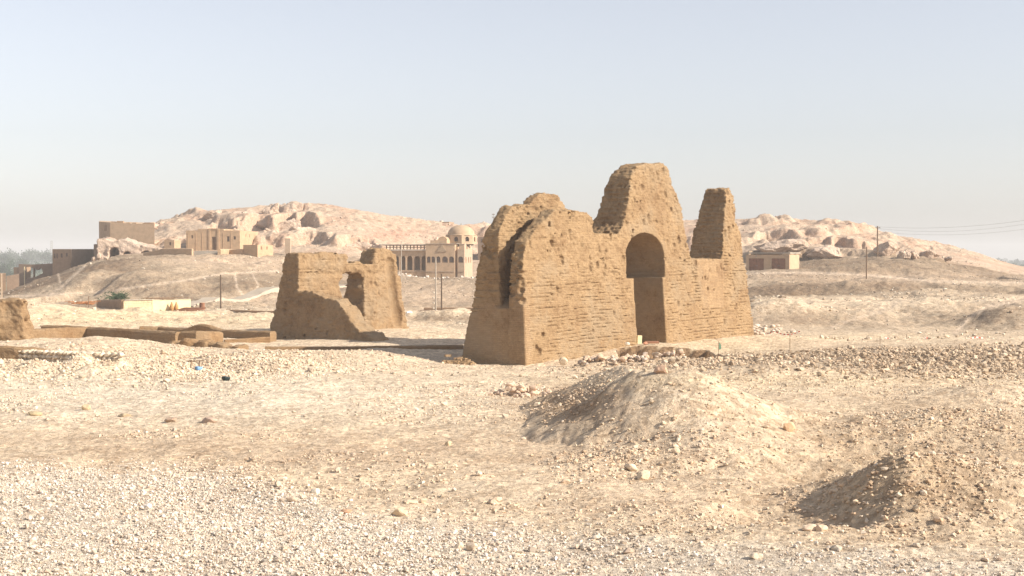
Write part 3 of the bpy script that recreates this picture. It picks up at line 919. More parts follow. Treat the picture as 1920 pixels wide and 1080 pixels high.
WF = WallFrame(985, 685, 80, -6.7)
front = [WF.face(*z5(a, b)) for a, b in ((365, 500), (380, 430), (430, 360), (520, 275), (590, 272), (690, 285), (715, 330), (730, 385), (790, 392), (840, 385),
         (852, 365), (868, 330), (885, 230), (893, 150), (900, 100), (922, 62), (955, 43), (1060, 40), (1085, 60), (1100, 110), (1115, 170), (1150, 250), (1160, 330), (1180, 430),
         (1200, 510), (1275, 512), (1350, 512), (1355, 480), (1360, 300), (1370, 168), (1388, 160), (1400, 195), (1415, 245), (1420, 330), (1445, 400), (1475, 600), (1490, 720), (1510, 880))]
ur, hr = front[-1]
front = [(0.0, -1.0), (0.0, 5.0), (.02, 6.0)] + [(max(u, .03), h) for u, h in front] + [(ur + .15, -1.0)]
rear = [WF.uh(*z5(a, b), 2.7) for a, b in ((150, 500), (200, 380), (250, 280), (270, 255), (360, 240), (388, 205), (430, 187), (480, 197), (530, 225), (560, 290), (640, 420), (760, 640))]
rear = [(0.1, -1.0), (0.15, 5.0)] + [(max(u, .15), h) for u, h in rear] + [(rear[-1][0] + .5, -1.0)]
apx = lambda a, b: WF.face(*z5(a, b))
aL, aR = apx(912, 620), apx(1056, 610)
bL, bR = apx(932, 935), apx(1075, 915)
tL, tR = apx(880, 612), apx(1070, 605)
sL, sR = apx(877, 500), apx(1060, 510)
top = apx(958, 386)
lower = [(bL[0], -1.0), (bL[0], bL[1]), aL, (aL[0], aL[1] + .4), (aR[0], aR[1] + .4), aR, (bR[0], bR[1]), (bR[0], -1.0)]
hc = .5 * (tL[1] + tR[1]); hs = .5 * (sL[1] + sR[1])
uL, uR = min(tL[0], sL[0]), max(tR[0], sR[0]); um, rad = .5 * (uL + uR), .5 * (uR - uL)
upper = [(uL, hc), (uL, hs)] + [(um - rad * math.cos(math.radians(q)), hs + (top[1] - hs) * math.sin(math.radians(q))) for q in range(8, 180, 8)] + [(uR, hs), (uR, hc)]
iA = [apx(1215, 515), apx(1360, 515), apx(1358, 760), apx(1255, 760)]

us = np.arange(-.6, ur + .9, .085); vs = np.arange(-.45, 5.0, .075); hs_ = np.arange(-.6, 13.0, .042)
U2, H2 = np.meshgrid(us, hs_, indexing='ij')
sf = sdpoly(front, U2, H2); sr = sdpoly(rear, U2, H2); sl = sdpoly(lower, U2, H2); su = sdpoly(upper, U2, H2); si = sdpoly(iA, U2, H2)
open2 = np.minimum(sl, su)
nu, nv, nh = len(us), len(vs), len(hs_)
U = us[:, None, None].astype(np.float32); Vv = vs[None, :, None].astype(np.float32); H = hs_[None, None, :].astype(np.float32)
Hc = np.maximum(H, 0)
bulge = fbm2(us / 4.0, us * 0 + .5, 2, 7)[:, None, None] * .12
frontp = .045 * Hc + bulge
wgt = sstep(4.5, 9.0, us)[:, None, None]
tback = (1 - wgt) * (1.15 + 0 * Hc) + wgt * (4.4 - .19 * Hc) + 1.3 * np.exp(-((us - um) / 3.4) ** 2)[:, None, None] * sstep(9.3, 8.2, Hc)
sf3 = sf[:, None, :].astype(np.float32); sr3 = sr[:, None, :].astype(np.float32)
Ff = np.maximum(np.maximum(frontp - Vv, Vv - tback), sf3)
rearfront = 1.8 + .02 * Hc
Fr = np.maximum(np.maximum(rearfront - Vv, Vv - (4.6 - .19 * Hc)), sr3)
hg = (3.6 + .5 * np.minimum(us, 5))[:, None, None]
Fb = np.maximum(np.maximum(frontp - Vv, Vv - (4.6 - .19 * Hc)), np.maximum(H - hg, np.maximum(.03 * Hc - U, U - 12.0)))
F = np.minimum(np.minimum(Ff, Fr), Fb).astype(np.float32); del Ff, Fr, Fb
F = np.maximum(F, -open2[:, None, :].astype(np.float32))
# the wings get thicker hidden behind; erode
band = np.nonzero(np.abs(F) < .55)
uu, vv, hh = us[band[0]].astype(np.float32), vs[band[1]].astype(np.float32), hs_[band[2]].astype(np.float32)
o2 = open2[band[0], band[2]]; i2 = si[band[0], band[2]]
endface = sstep(.25, .05, uu)
rest = np.maximum(sstep(.05, -.08, i2), np.maximum(sstep(.50, .32, o2 + .10 * vn2(uu * 0, hh * 5, 3)) * np.where(hh < hc + .3, 1, .75), (uu < .62 + .22 * vn2(uu * 0, hh * 4, 9)) * sstep(5.2, 4.6, hh + .6 * (vv - 1))))
quoin = (uu < 1.2) & (hh < 4.9)
amp = 1 - .93 * rest
upz = sstep(4.6, 6.4, hh + .8 * vn2(uu / 2, hh / 2, 14))
g = .055 * fbm3(uu * 1.1, vv * 1.1, hh * 1.1, 3, 1) * (1 + upz) + .05 * fbm3(uu * 3.5, vv * 3.5, hh * 5.0, 3, 2) * (1 + .7 * upz) + .035 * vn3(uu * 9, vv * 9, hh * 13, 4)
# eroded bed joints; courses sag between the towers
sag = .06 * np.sin(uu * .42 + 1.2) + .010 * vn2(uu * 1.4, hh * 0, 20)
cz = (hh + sag) / .21; ci = np.floor(cz); fz = cz - ci
jm = sstep(-.10, .22, vn3(uu * 1.35, ci * 7.31, ci * 0 + .5, 21) + .35 * vn2(uu * 3.1, ci * 3.7, 22)) * sstep(.14, .06, np.abs(fz - .5)) * (.2 + .65 * sstep(7.4, 5.6, hh + 1.5 * vn2(uu / 3, hh / 3, 23)))
hd = np.floor(uu / .30 + .5 * (ci % 2)); fu = uu / .30 + .5 * (ci % 2) - hd
hm_ = sstep(.25, .5, vn3(hd * 5.3, ci * 7.31, ci * 0, 24)) * sstep(.22, .10, np.abs(fu - .5)) * sstep(5.8, 4.8, hh)
ero = g + .125 * jm + .05 * hm_ * (vn2(uu, hh, 25) > 0)
# round and crumble the arrises of the upper work
F[band] += ((.03 + ero) * amp + .0 * uu).astype(np.float32)


def pit(F, us, vs, hs_, u, v, h, r, su=1., sh=1.):
    a = [np.searchsorted(us, u - 1.3 * r * su), np.searchsorted(us, u + 1.3 * r * su)]; b = [np.searchsorted(vs, v - 1.3 * r), np.searchsorted(vs, v + 1.3 * r)]
    c = [np.searchsorted(hs_, h - 1.3 * r * sh), np.searchsorted(hs_, h + 1.3 * r * sh)]
    if a[1] <= a[0] or b[1] <= b[0] or c[1] <= c[0]: return
    q = np.sqrt(((us[a[0]:a[1]] - u) / su)[:, None, None] ** 2 + (vs[b[0]:b[1]] - v)[None, :, None] ** 2 + ((hs_[c[0]:c[1]] - h) / sh)[None, None, :] ** 2)
    w = F[a[0]:a[1], b[0]:b[1], c[0]:c[1]]
    np.maximum(w, (r - q).astype(np.float32), out=w)


rp = random.Random(5)
for i in range(380):       # beam and nest holes of the front
    u = rp.uniform(.5, ur - .4); h = 4.2 + 8.2 * rp.random() ** .9
    if rp.random() < .55: h = round(h / .46) * .46 + rp.uniform(-.05, .05)
    if abs(fbm2(np.array([u / 2.5]), np.array([h / 2.5]), 2, 33)[0]) > .33 and rp.random() < .6: continue
    r = rp.choice((.08, .085, .09, .10, .11, .14))
    for q in range(rp.choice((1, 1, 2, 3))):
        pit(F, us, vs, hs_, u + rp.uniform(-.16, .16) * (q > 0), .045 * h + .02, h + rp.uniform(-.22, .12) * (q > 0), r * rp.uniform(.8, 1.25), rp.uniform(.7, 1.3), rp.uniform(.7, 1.9))
for i in range(45):        # few low down
    u = rp.uniform(1.5, ur - .4); h = rp.uniform(.8, 4.5); pit(F, us, vs, hs_, u, .045 * h + .02, h, rp.choice((.10, .12, .16)))
for (a, b) in ((450, 975), (435, 960), (1365, 825), (1137, 735), (775, 560), (770, 590), (600, 385), (605, 410), (595, 300), (610, 290), (1072, 190), (1075, 205), (700, 560), (735, 545), (880, 340), (990, 312)):
    u, h = apx(a, b); pit(F, us, vs, hs_, u, .045 * h + .03, h, .17, 1., 1.4)
for i in range(150):       # holes in the shaded flanks of the towers
    h = rp.uniform(6.6, 11.3); v = rp.uniform(.5, 2.2); side = rp.random() < .5
    pts = [q for q in front]
    js = [j for j in range(len(pts) - 1) if pts[j + 1][1] - pts[j][1] > .25 and min(pts[j][1], pts[j + 1][1]) <= h <= max(pts[j][1], pts[j + 1][1]) and pts[j][0] > 6]
    for j in js:
        t = (h - pts[j][1]) / (pts[j + 1][1] - pts[j][1]); u = pts[j][0] + t * (pts[j + 1][0] - pts[j][0])
        pit(F, us, vs, hs_, u + .02, v, round(h / .3) * .3, rp.choice((.10, .12, .14)))
for i in range(90):        # end face and rear mass
    h = rp.uniform(3.9, 8.2); v = rp.choice((rp.uniform(.2, 1.1), rp.uniform(2.2, 3.2))); pit(F, us, vs, hs_, .08 + max(0, h - 6.3) * .35, v, h, rp.choice((.08, .10, .13, .2)))
for i in range(60):
    h = rp.uniform(6.5, 9.6); u = rp.uniform(.8, 5); pit(F, us, vs, hs_, u, 1.85 + .02 * h, h, rp.choice((.08, .1, .13)))
# grooves and cracks in the end face
for i in range(46):
    t = i / 45.; pit(F, us, vs, hs_, .03, 2.0 - .25 * t + .1 * math.sin(9 * t), 3.9 + 1.6 * t, .24)
    pit(F, us, vs, hs_, .0, 2.75 + .12 * math.sin(11 * t), 1.2 + 2.7 * t, .07)
    pit(F, us, vs, hs_, .0, .15 + .9 * t, 4.6 - .9 * t + .12 * math.sin(14 * t), .07)
F[:, :, 0] = 1; F[:, 0, :] = 1; F[:, -1, :] = 1; F[0] = 1; F[-1] = 1
F[:, :, 1] = np.maximum(F[:, :, 1], .01)
Vp, Fp = surface_nets(F, (us[0], vs[0], hs_[0]), (.085, .075, .042))
del F
Cq = Vp[Fp].mean(1)
ga = thing("gateway_ruin", "huge ruined mud brick gateway with arched doorway and two broken towers", "ruin", tuple(WF.o), ANG)
inf = (sdpoly(iA, Cq[:, 0], Cq[:, 2]) < 0) & (Cq[:, 1] < 1.0)
rearm = (Cq[:, 1] > 1.55) & (Cq[:, 0] < 9.5) & (Cq[:, 2] > 3.9) & ~inf
u_a = apx(800, 500)[0]; u_b = apx(1200, 500)[0]
quo = (Cq[:, 0] < .66) & (Cq[:, 2] < 4.9) & ~rearm
wing = (Cq[:, 0] < u_a) & ~rearm & ~quo
gate = (Cq[:, 0] >= u_a) & (Cq[:, 0] < u_b) & ~rearm & ~inf
tow = (Cq[:, 0] >= u_b) & ~inf & ~rearm
for nm, mk, mt, lb in (("wing_wall", wing, M_MUD, None), ("rear_wall", rearm, M_MUD, None), ("gate_tower", gate, M_MUD, None), ("side_tower", tow, M_MUD, None),
                       ("brick_infill", inf, M_MUDS, "smooth restored brick panel"), ("corner_facing", quo, M_MUDS, "smooth restored corner facing")):
    vv_, ff_ = sub_mesh(Vp, Fp, mk)
    o = mesh_np(nm, vv_, ff_, mt, None, True, ga)
    if lb: o["label"] = lb
del Vp, Fp, Cq

# ------------------------------------------------------------------ the smaller ruin
def z4(a, b): return 480 + a / 4.32, 440 + b / 4.32


W2 = WallFrame(558, 634, 102.5, -6.6)
fr2 = [W2.uh(*z4(a, b)) for a, b in ((335, 175), (360, 155), (560, 150), (690, 155), (745, 165), (750, 205), (762, 238), (800, 240), (815, 225), (860, 230), (880, 246), (960, 246), (968, 200), (982, 122),
                                     (1050, 112), (1120, 130), (1148, 160), (1152, 230), (1188, 340), (1202, 450), (1215, 600), (1228, 720))]
fr2 = [(-.05, -1.0), (-.03, 3.0)] + fr2 + [(fr2[-1][0] + .1, -1.0)]
hole = [W2.uh(*z4(a, b)) for a, b in ((705, 405), (713, 376), (732, 344), (758, 322), (790, 318), (822, 330), (848, 322), (870, 340), (886, 366), (883, 430), (891, 520), (888, 640), (890, 720))]
hole = [(hole[0][0] - .0, -1.0), (hole[0][0] - .05, 2.5)] + hole + [(hole[-1][0], -1.0)]
spur = [W2.vh(*z4(a, b), .9) for a, b in ((350, 462), (400, 452), (500, 452), (545, 480), (620, 510), (700, 522), (770, 610), (830, 700), (900, 780), (960, 800), (1000, 835), (1030, 880))]
spur = [(1.5, -1.0), (1.5, spur[0][1])] + spur + [(spur[-1][0] - .2, -1.0)]
us = np.arange(-1.3, 14.6, .085); vs = np.arange(-9.6, 3.2, .085); hs_ = np.arange(-.6, 7.7, .065)
U2, H2 = np.meshgrid(us, hs_, indexing='ij'); sf = sdpoly(fr2, U2, H2); so = sdpoly(hole, U2, H2)
V2, H3 = np.meshgrid(vs, hs_, indexing='ij'); ss = sdpoly(spur, V2, H3)
U = us[:, None, None].astype(np.float32); Vv = vs[None, :, None].astype(np.float32); H = hs_[None, None, :].astype(np.float32); Hc = np.maximum(H, 0)
bt = .075 * Hc + .55 * np.exp(-Hc / .5) * -1
Fm = np.maximum(np.maximum(.03 * Hc - Vv, Vv - (3.05 - .23 * Hc)), sf[:, None, :].astype(np.float32))
Fm = np.maximum(Fm, -so[:, None, :].astype(np.float32))
Fs = np.maximum(np.maximum(bt - U, U - (1.6 + .12 * np.maximum(0, 4 - Hc))), ss[None].astype(np.float32))
Fm = np.maximum(Fm, .06 * Hc - U - .02)
F = np.minimum(Fm, Fs).astype(np.float32)
# low flare of washed down mud along the foot
F = np.minimum(F, np.maximum(np.maximum(-.35 - U + .35 * Hc, U - 13), np.maximum(np.maximum(-.45 - Vv + .5 * Hc, Vv - 2.4 + .3 * Hc), H - .9 + .0 * U)).astype(np.float32) + (np.minimum(so, 9)[:, None, :] < .3) * .8)
band = np.nonzero(np.abs(F) < .6)
uu, vv, hh = us[band[0]].astype(np.float32), vs[band[1]].astype(np.float32), hs_[band[2]].astype(np.float32)
capm = sstep(5.3, 5.8, hh + .3 * vn2(uu, hh, 3))
ci = np.floor((hh + .05 * vn2(uu, hh * 0, 4)) / .17); fz = (hh + .05 * vn2(uu, hh * 0, 4)) / .17 - ci
ero = .12 * fbm3(uu * .9, vv * .9, hh * .9, 3, 5) + .10 * fbm3(uu * 3, vv * 3, hh * 3.6, 3, 6) + .03 * vn3(uu * 10, vv * 10, hh * 12, 7) + .10 * fbm3(uu * 2.2, vv * 2.2, hh * .45, 3, 28) + .05 * sstep(.1, .4, vn3(uu, vv, ci * 5.1, 8)) * sstep(.22, .1, np.abs(fz - .5))
ero = ero - .07 * capm + .07 * (sstep(4.9, 5.1, hh) * sstep(5.45, 5.25, hh))
ero = ero + sstep(.5, .1, so[band[0], band[2]]) * (.22 * fbm3(uu * 2, vv * 1.2, hh * 2, 3, 18) + .06)
F[band] += (.03 + ero).astype(np.float32)
gx = [W2.uh(*z4(a, b)) for a, b in ((1085, 235), (1083, 260), (1090, 300), (1096, 350), (1100, 400), (1106, 450), (1112, 500), (1120, 550), (1128, 600), (1136, 650), (1140, 700))]
for (a, b), (a2, b2) in zip(gx[:-1], gx[1:]):
    for t in (0, .33, .66):
        pit(F, us, vs, hs_, a + (a2 - a) * t + .25, -.05, b + (b2 - b) * t, .62)
for a, b in ((945, 398), (973, 398), (395, 215), (400, 190), (680, 205)):
    u, h = W2.uh(*z4(a, b)); pit(F, us, vs, hs_, u, .1, h, .2)
for i in range(70):
    pit(F, us, vs, hs_, rp.uniform(.3, 12), .05 * rp.random(), rp.uniform(1, 6), rp.choice((.08, .1, .13)))
for i in range(30):
    h = rp.uniform(.5, 5.5); pit(F, us, vs, hs_, .07 * h, rp.uniform(-3, 1.8), h, rp.choice((.08, .1, .13)))
F[:, :, :1] = 1; F[:, 0] = 1; F[:, -1] = 1; F[0] = 1; F[-1] = 1
Vp, Fp = surface_nets(F, (us[0], vs[0], hs_[0]), (.085, .085, .065)); del F
Cq = Vp[Fp].mean(1)
sm = thing("ruined_wall", "smaller eroded mud brick ruin with a ragged arched opening and sloping spur", "ruin", tuple(W2.o), ANG)
spurm = Cq[:, 1] < -.35
pier = (Cq[:, 0] > hole[-2][0] - .02) & ~spurm
for nm, mk in (("spur_wall", spurm), ("arch_pier", pier), ("main_wall", ~spurm & ~pier)):
    vv_, ff_ = sub_mesh(Vp, Fp, mk); mesh_np(nm, vv_, ff_, M_MUD2, None, True, sm)
del Vp, Fp, Cq


# ------------------------------------------------------------------ other mud walls
def mud_block(name, label, px0, px1, ytop, d, thick, zb, seed, ang=None, cat="wall", depth_rough=.25, mat=None, shape=None):
    """weathered block of brickwork standing between two picture columns"""
    x0 = (px0 - 960) / FPX * d; L = (px1 - px0) / FPX * d; zt_ = zpx(ytop, d); h = zt_ - zb
    us = np.arange(-.5, L + .5, .07); vs = np.arange(-.5, thick + .5, .08); hs_ = np.arange(-.3, h + .6, .06)
    U, Vv, H = np.meshgrid(us, vs, hs_, indexing='ij')
    F = np.maximum(np.maximum(np.abs(U - L / 2) - L / 2, np.abs(Vv - thick / 2) - thick / 2), H - h)
    if shape is not None: F = shape(F, U, Vv, H, L, h)
    F = F + .05 + depth_rough * fbm3(U * 1.3 + seed, Vv * 1.3, H * 1.3, 4, seed) + .05 * vn3(U * 6, Vv * 6, H * 8, seed + 3)
    F[:, :, 0] = 1; F[0] = 1; F[-1] = 1; F[:, 0] = 1; F[:, -1] = 1; F[:, :, -1] = 1
    V, Q = surface_nets(F, (us[0], vs[0], hs_[0]), (.07, .08, .06))
    o = mesh_np(name, V, Q, mat or M_MUD2, None, True)
    o.location = (x0, d, zb); o.rotation_euler = (0, 0, ang or 0)
    return tag(o, label, cat)


def stub_shape(F, U, Vv, H, L, h):
    return np.maximum(F, np.maximum(H - h + .55 * np.maximum(0, U - (L - .55)) + .0, U - L + .10 * H - .25 * vn3(U * 2, Vv * 2, H * 2, 8)))


mud_block("brick_wall_stub", "tall crumbling brick wall end at the left edge of the photo", -60, 50, 560, 86, 1.6, -6.6, 3, .10, "wall", .22, M_MUD2, stub_shape)


def strip_wall(name, label, pts, thick, zb, seed, rough=.06, mat=None, cat="wall", step=.25, lump=None, group=None):
    """low wall along pts = [(x, y, ztop)], rounded and weathered"""
    pts = [np.array(p, float) for p in pts]
    seg = [np.linalg.norm((b - a)[:2]) for a, b in zip(pts[:-1], pts[1:])]; tot = sum(seg)
    n = max(4, int(tot / step)); ts = np.linspace(0, tot, n); cum = np.concatenate([[0], np.cumsum(seg)])
    path = np.stack([np.interp(ts, cum, [p[q] for p in pts]) for q in range(3)], 1)
    tan = np.gradient(path[:, :2], axis=0); tan /= np.linalg.norm(tan, axis=1)[:, None]; nor = np.stack([-tan[:, 1], tan[:, 0]], 1)
    prof = [(-.5, 0), (-.5, .2), (-.5, .4), (-.5, .6), (-.5, .8), (-.48, .93), (-.3, 1), (0, 1.01), (.3, 1), (.48, .93), (.5, .8), (.5, .6), (.5, .4), (.5, .2), (.5, 0)]
    m = len(prof); V = np.zeros((n, m, 3))
    lm = np.ones(n) if lump is None else lump(ts)
    zt2 = path[:, 2] + .0
    for j, (a, b) in enumerate(prof):
        V[:, j, :2] = path[:, :2] + nor * (a * thick * (lm if lump is not None else 1))[..., None] if lump is not None else path[:, :2] + nor * (a * thick)
        V[:, j, 2] = zb + (zt2 - zb) * b * (1 if lump is None else (.75 + .25 * lm))
    W = V.reshape(-1, 3)
    W = W + np.stack([fbm3(W[:, 0] * 1.7, W[:, 1] * 1.7, W[:, 2] * 2.2, 3, seed + q) for q in range(3)], 1) * rough * np.array((1, 1, 1.2))
    I = np.arange(n * m).reshape(n, m)
    Q = np.stack([I[:-1, :-1], I[:-1, 1:], I[1:, 1:], I[1:, :-1]], -1).reshape(-1, 4)
    caps = []
    for r_ in (0, n - 1):
        for j in range(m // 2):
            q = [I[r_, j], I[r_, j + 1], I[r_, m - 2 - j], I[r_, m - 1 - j]]
            if len(set(q)) == 4: caps.append(q if r_ == 0 else q[::-1])
    Q = np.concatenate([Q[:, ::-1], np.array(caps)])
    org = W.mean(0)
    o = mesh_np(name, W - org, Q, mat or M_MUDL, None, False); o.location = tuple(org)
    return tag(o, label, cat, group)


def tp(px, py, ztop):
    d = ztop / (zpx(py, 100.) / 100.)
    return ((px - 960) / FPX * d, d, ztop)


strip_wall("mud_wall", "low sunlit mud wall running right from the tall wall stub at the left edge", [tp(40, 618, -5.1), tp(168, 613, -5.1)], .7, -6.6, 1)
strip_wall("mud_wall", "long shaded low mud wall joining the two sunlit ones on the left", [tp(169, 613.5, -5.1), tp(336, 622, -5.1)], .7, -6.7, 2)
strip_wall("mud_wall", "short sunlit mud wall turning away from the near end of the shaded one", [tp(338, 622, -5.12), tp(372, 621, -5.05), tp(408, 622, -5.3)], .8, -6.7, 3)
strip_wall("mud_wall", "low mud wall behind the shaded one with a rounded lump on top", [P(262, 612, 107), P(300, 612, 107.5), P(345, 616, 106), P(362, 612, 105.5), P(376, 608, 105), P(390, 608.5, 104.6), P(402, 613, 104.3), P(416, 617, 104), P(440, 619, 103), P(512, 621, 101)], .7, -6.6, 4)
strip_wall("mud_wall", "low brick kerb along the foot of the smaller ruin and the trench", [tp(497, 650, -5.9), tp(640, 650, -5.9), tp(760, 648, -5.85), tp(868, 647, -5.8)], .5, -7.2, 5, .03)
strip_wall("mud_wall", "low brick kerb left of the smaller ruin at its back corner", [tp(420, 637, -5.85), tp(505, 631, -5.7)], .4, -6.5, 6, .04)
strip_wall("mud_wall", "row of rounded mud brick lumps like worn teeth before the low walls", [P(322, 640, 88), P(350, 635, 87), P(400, 637, 86), P(456, 648, 85)], 1.1, -6.8, 7, .10, None, "wall", .12,
           lambda t: .78 + .22 * np.sign(np.sin(t * 4.6)) * np.abs(np.sin(t * 4.6)) ** .5)
strip_wall("mud_wall", "crumbled brown mud bank at the left edge above the stone revetment", [tp(-60, 648, -4.75), tp(40, 651, -4.8), tp(84, 656, -4.95)], .9, -5.9, 8, .12)
strip_wall("mud_wall", "very low mud wall lost in sand behind the long shaded wall", [P(208, 616, 104), P(238, 617, 103)], .6, -6.6, 9, .1)
strip_wall("mud_wall", "low mud wall in shade behind the first sunlit wall", [P(82, 610, 106), P(130, 611, 105), P(200, 615, 103)], .6, -6.6, 10, .06)

# pale stone revetment on the left bank: packed blocks, one wall
def revetment():
    mb = MB(); r = random.Random(3)
    a = np.array(P(20, 668, 74.0)); b = np.array(P(222, 668, 71.0)); L = np.linalg.norm((b - a)[:2]); e = (b - a)[:2] / L; ang = math.atan2(e[1], e[0])
    V = []; Fq = []; base = 0; colr = []
    for row in range(3):
        x = 0
        while x < L:
            w = r.uniform(.18, .55) if row else r.uniform(.25, .6)
            h = .24 if row else .3
            bv, bf = make_rock_mesh("b", r.randint(0, 9999), 2, .12, 1, .4)
            bv = bv / (bv.max(0) - bv.min(0)) * np.array((w * 1.02, .4, h * 1.05)) + np.array((x + w / 2, r.uniform(-.04, .04), row * .24 + h / 2))
            V.append(bv); Fq.append(bf + base); base += len(bv); colr.append(np.tile(np.array((.66, .55, .41)) * r.uniform(.82, 1.1), (len(bv), 1)))
            x += w
    o = mesh_np("stone_revetment", np.concatenate(V), np.concatenate(Fq), M_STONE, np.concatenate(colr), False)
    zg = float(zt(*(a + b)[:2] / 2)); o.location = (a[0], a[1], zpx(682, 72.5) - .05); o.rotation_euler = (0, 0, ang)
    tag(o, "low revetment of pale yellow stone blocks set in the left bank", "wall")


revetment()

# ------------------------------------------------------------------ rubble along the foot of the gateway
rr = random.Random(9)
for i in range(125):
    px = 1088 + 200 * rr.random() ** (.8 if i < 100 else 1.2); d = 78.0 + rr.gauss(0, .42)
    s = .13 + .34 * rr.random() ** 1.6
    x = (px - 960) / FPX * d
    z = float(zt(x, d)) + (0 if i < 85 else .12)
    rock_obj("stone", "pale broken stone in the rubble row along the foot of the gateway", (x, d, z), (s, s * rr.uniform(.6, 1), s * rr.uniform(.55, .9)), M_STONE, 500 + i,
             "rubble row at the gateway foot", 2, rr.uniform(0, 6), np.array(rr.choice(((.60, .50, .40), (.56, .43, .31), (.48, .38, .30), (.58, .41, .28)))) * rr.uniform(.85, 1.1), .3, block=1.6, sink=.1)
# something for them to lie on
p0 = hit(1056, 683)
rock_obj("stone", "squared pale block at the left end of the rubble row by the wall", P(1056, 684, 78.5), (.48, .42, .46), M_STONE, 490, None, 2, .2, np.array((.66, .52, .36)), .06, block=.0, sink=.05)
for i in range(26):
    px = 832 + 55 * rr.random(); py = 686 - 20 * rr.random() * (1 - abs(px - 848) / 60)
    d = 80.3 + (686 - py) * .07; x = (px - 960) / FPX * d
    mb = MB(); mb.box(-.2, .2, -.1, .1, 0, .13)
    o = mb.build("mud_brick", M_MUDS); o.location = (x, d, zpx(py, d)); o.rotation_euler = (rr.uniform(-.2, .2), rr.uniform(-.2, .2), rr.uniform(-.5, 1.6))
    tag(o, "loose mud brick in the shaded brick heap left of the gateway", "brick", "bricks of the shaded heap")
for i in range(34):
    px = 1500 - 95 * rr.random(); py = 612 + 16 * rr.random()
    p = hit(px, py, 90, 130); s = rr.uniform(.2, .5)
    rock_obj("stone", "pale stone in the rubble spread right behind the side tower", p, (s * 1.2, s, s * .7), M_STONE, 700 + i, "rubble right of the side tower", 2, rr.uniform(0, 6), np.array((.62, .50, .38)) * rr.uniform(.8, 1.1), .2)

# odds and ends on the doorstep
mb = MB(); mb.box(-.14, .14, -.12, .12, 0, .5); o = mb.build("stone_post", M_CREAM); pp = P(1198, 644, 88.0); o.location = pp; o.rotation_euler = (0, .05, .3)
tag(o, "short pale upright block standing at the left of the doorway", "block")
rock_obj("stone", "white boulder lump on the ledge left of the doorway", P(1176, 646, 87.5), (.34, .3, .2), M_STONE, 801, None, 2, 0, np.array((.72, .66, .56)), .1)
rock_obj("stone", "small red brown stone on the doorstep", P(1210, 645, 88.5), (.3, .25, .18), M_STONE, 802, None, 2, 0, np.array((.45, .22, .14)), .1)
mb = MB(); mb.box(-.45, .45, -.14, .14, 0, .09); o = mb.build("plank", M_DOOR); o.location = P(1222, 643, 90.0); o.rotation_euler = (.25, 0, .2)
tag(o, "reddish plank lying across the doorstep of the gateway", "plank")

# ------------------------------------------------------------------ rock outcrops of the hills
OUT = [
    (453, 410, 66, 40, 338, "large pinkish rock face above the flat roofed house"),
    (506, 397, 30, 34, 345, "pointed rock at the middle of the hill crest"),
    (543, 394, 44, 28, 349, "blocky rock on the crest right of the pointed one"),
    (497, 418, 36, 20, 333, "low rounded rock under the pointed crest rock"),
    (536, 424, 48, 30, 330, "broad weathered rock in the middle of the left hill"),
    (508, 449, 46, 36, 318, "bulging rock to the right of the flat roofed house"),
    (562, 446, 62, 44, 316, "big grey pink rock shoulder above the smaller ruin"),
    (620, 462, 52, 26, 308, "tan rock bump above the top of the smaller ruin"),
    (672, 470, 60, 34, 306, "long dark rock ledge left of the loggia"),
    (400, 404, 40, 20, 347, "flat ledge rock at the left end of the crest cliffs"),
    (352, 414, 30, 10, 352, "small ledge on the left shoulder of the hill"),
    (596, 400, 50, 16, 346, "faint ledge of rock under the rounded summit"),
    (288, 422, 14, 12, 318, "pink boulder perched at the end of the long high wall"),
    (1472, 460, 88, 26, 283, "sheer rock face behind the double door shed"),
    (1553, 474, 66, 32, 281, "tan rock cliff right of the shed with a dark hollow at its foot"),
    (1668, 468, 44, 30, 283, "slab sided rock right of the tall utility pole"),
    (1697, 477, 24, 20, 279, "rounded pale boulder at the left of the boulder pair"),
    (1716, 478, 18, 16, 280, "smaller pale boulder at the right of the boulder pair"),
    (1748, 478, 38, 18, 284, "orange tinted ledge rock near the right end of the cliffs"),
    (1778, 484, 12, 8, 286, "isolated dark boulder on the far right slope"),
]
for i, (px, py, w, h, d, lab) in enumerate(OUT):
    mpp = d / FPX
    x = (px - 960) * mpp; zc = zpx(py, d)
    W_, Hh = w * mpp * 1.12, h * mpp * 1.25
    V, F_ = make_rock_mesh("r", 40 + i, 5, .42, 1, .9)
    V = V - (V.max(0) + V.min(0)) / 2; V = V / (V.max(0) - V.min(0)) * np.array((W_, max(3.0, W_ * .7), Hh))
    nn = fbm3(V[:, 0] / 1.3 + i * 9, V[:, 1] / 1.3, V[:, 2] / .9, 4, 60)
    V *= (1 + .10 * nn)[:, None]
    o = mesh_np("rock_outcrop", V, F_, M_ROCK, None, False)
    o.location = (x, d + .42 * W_, zc - .10 * Hh); tag(o, lab, "rock", "rock outcrops of the hills")

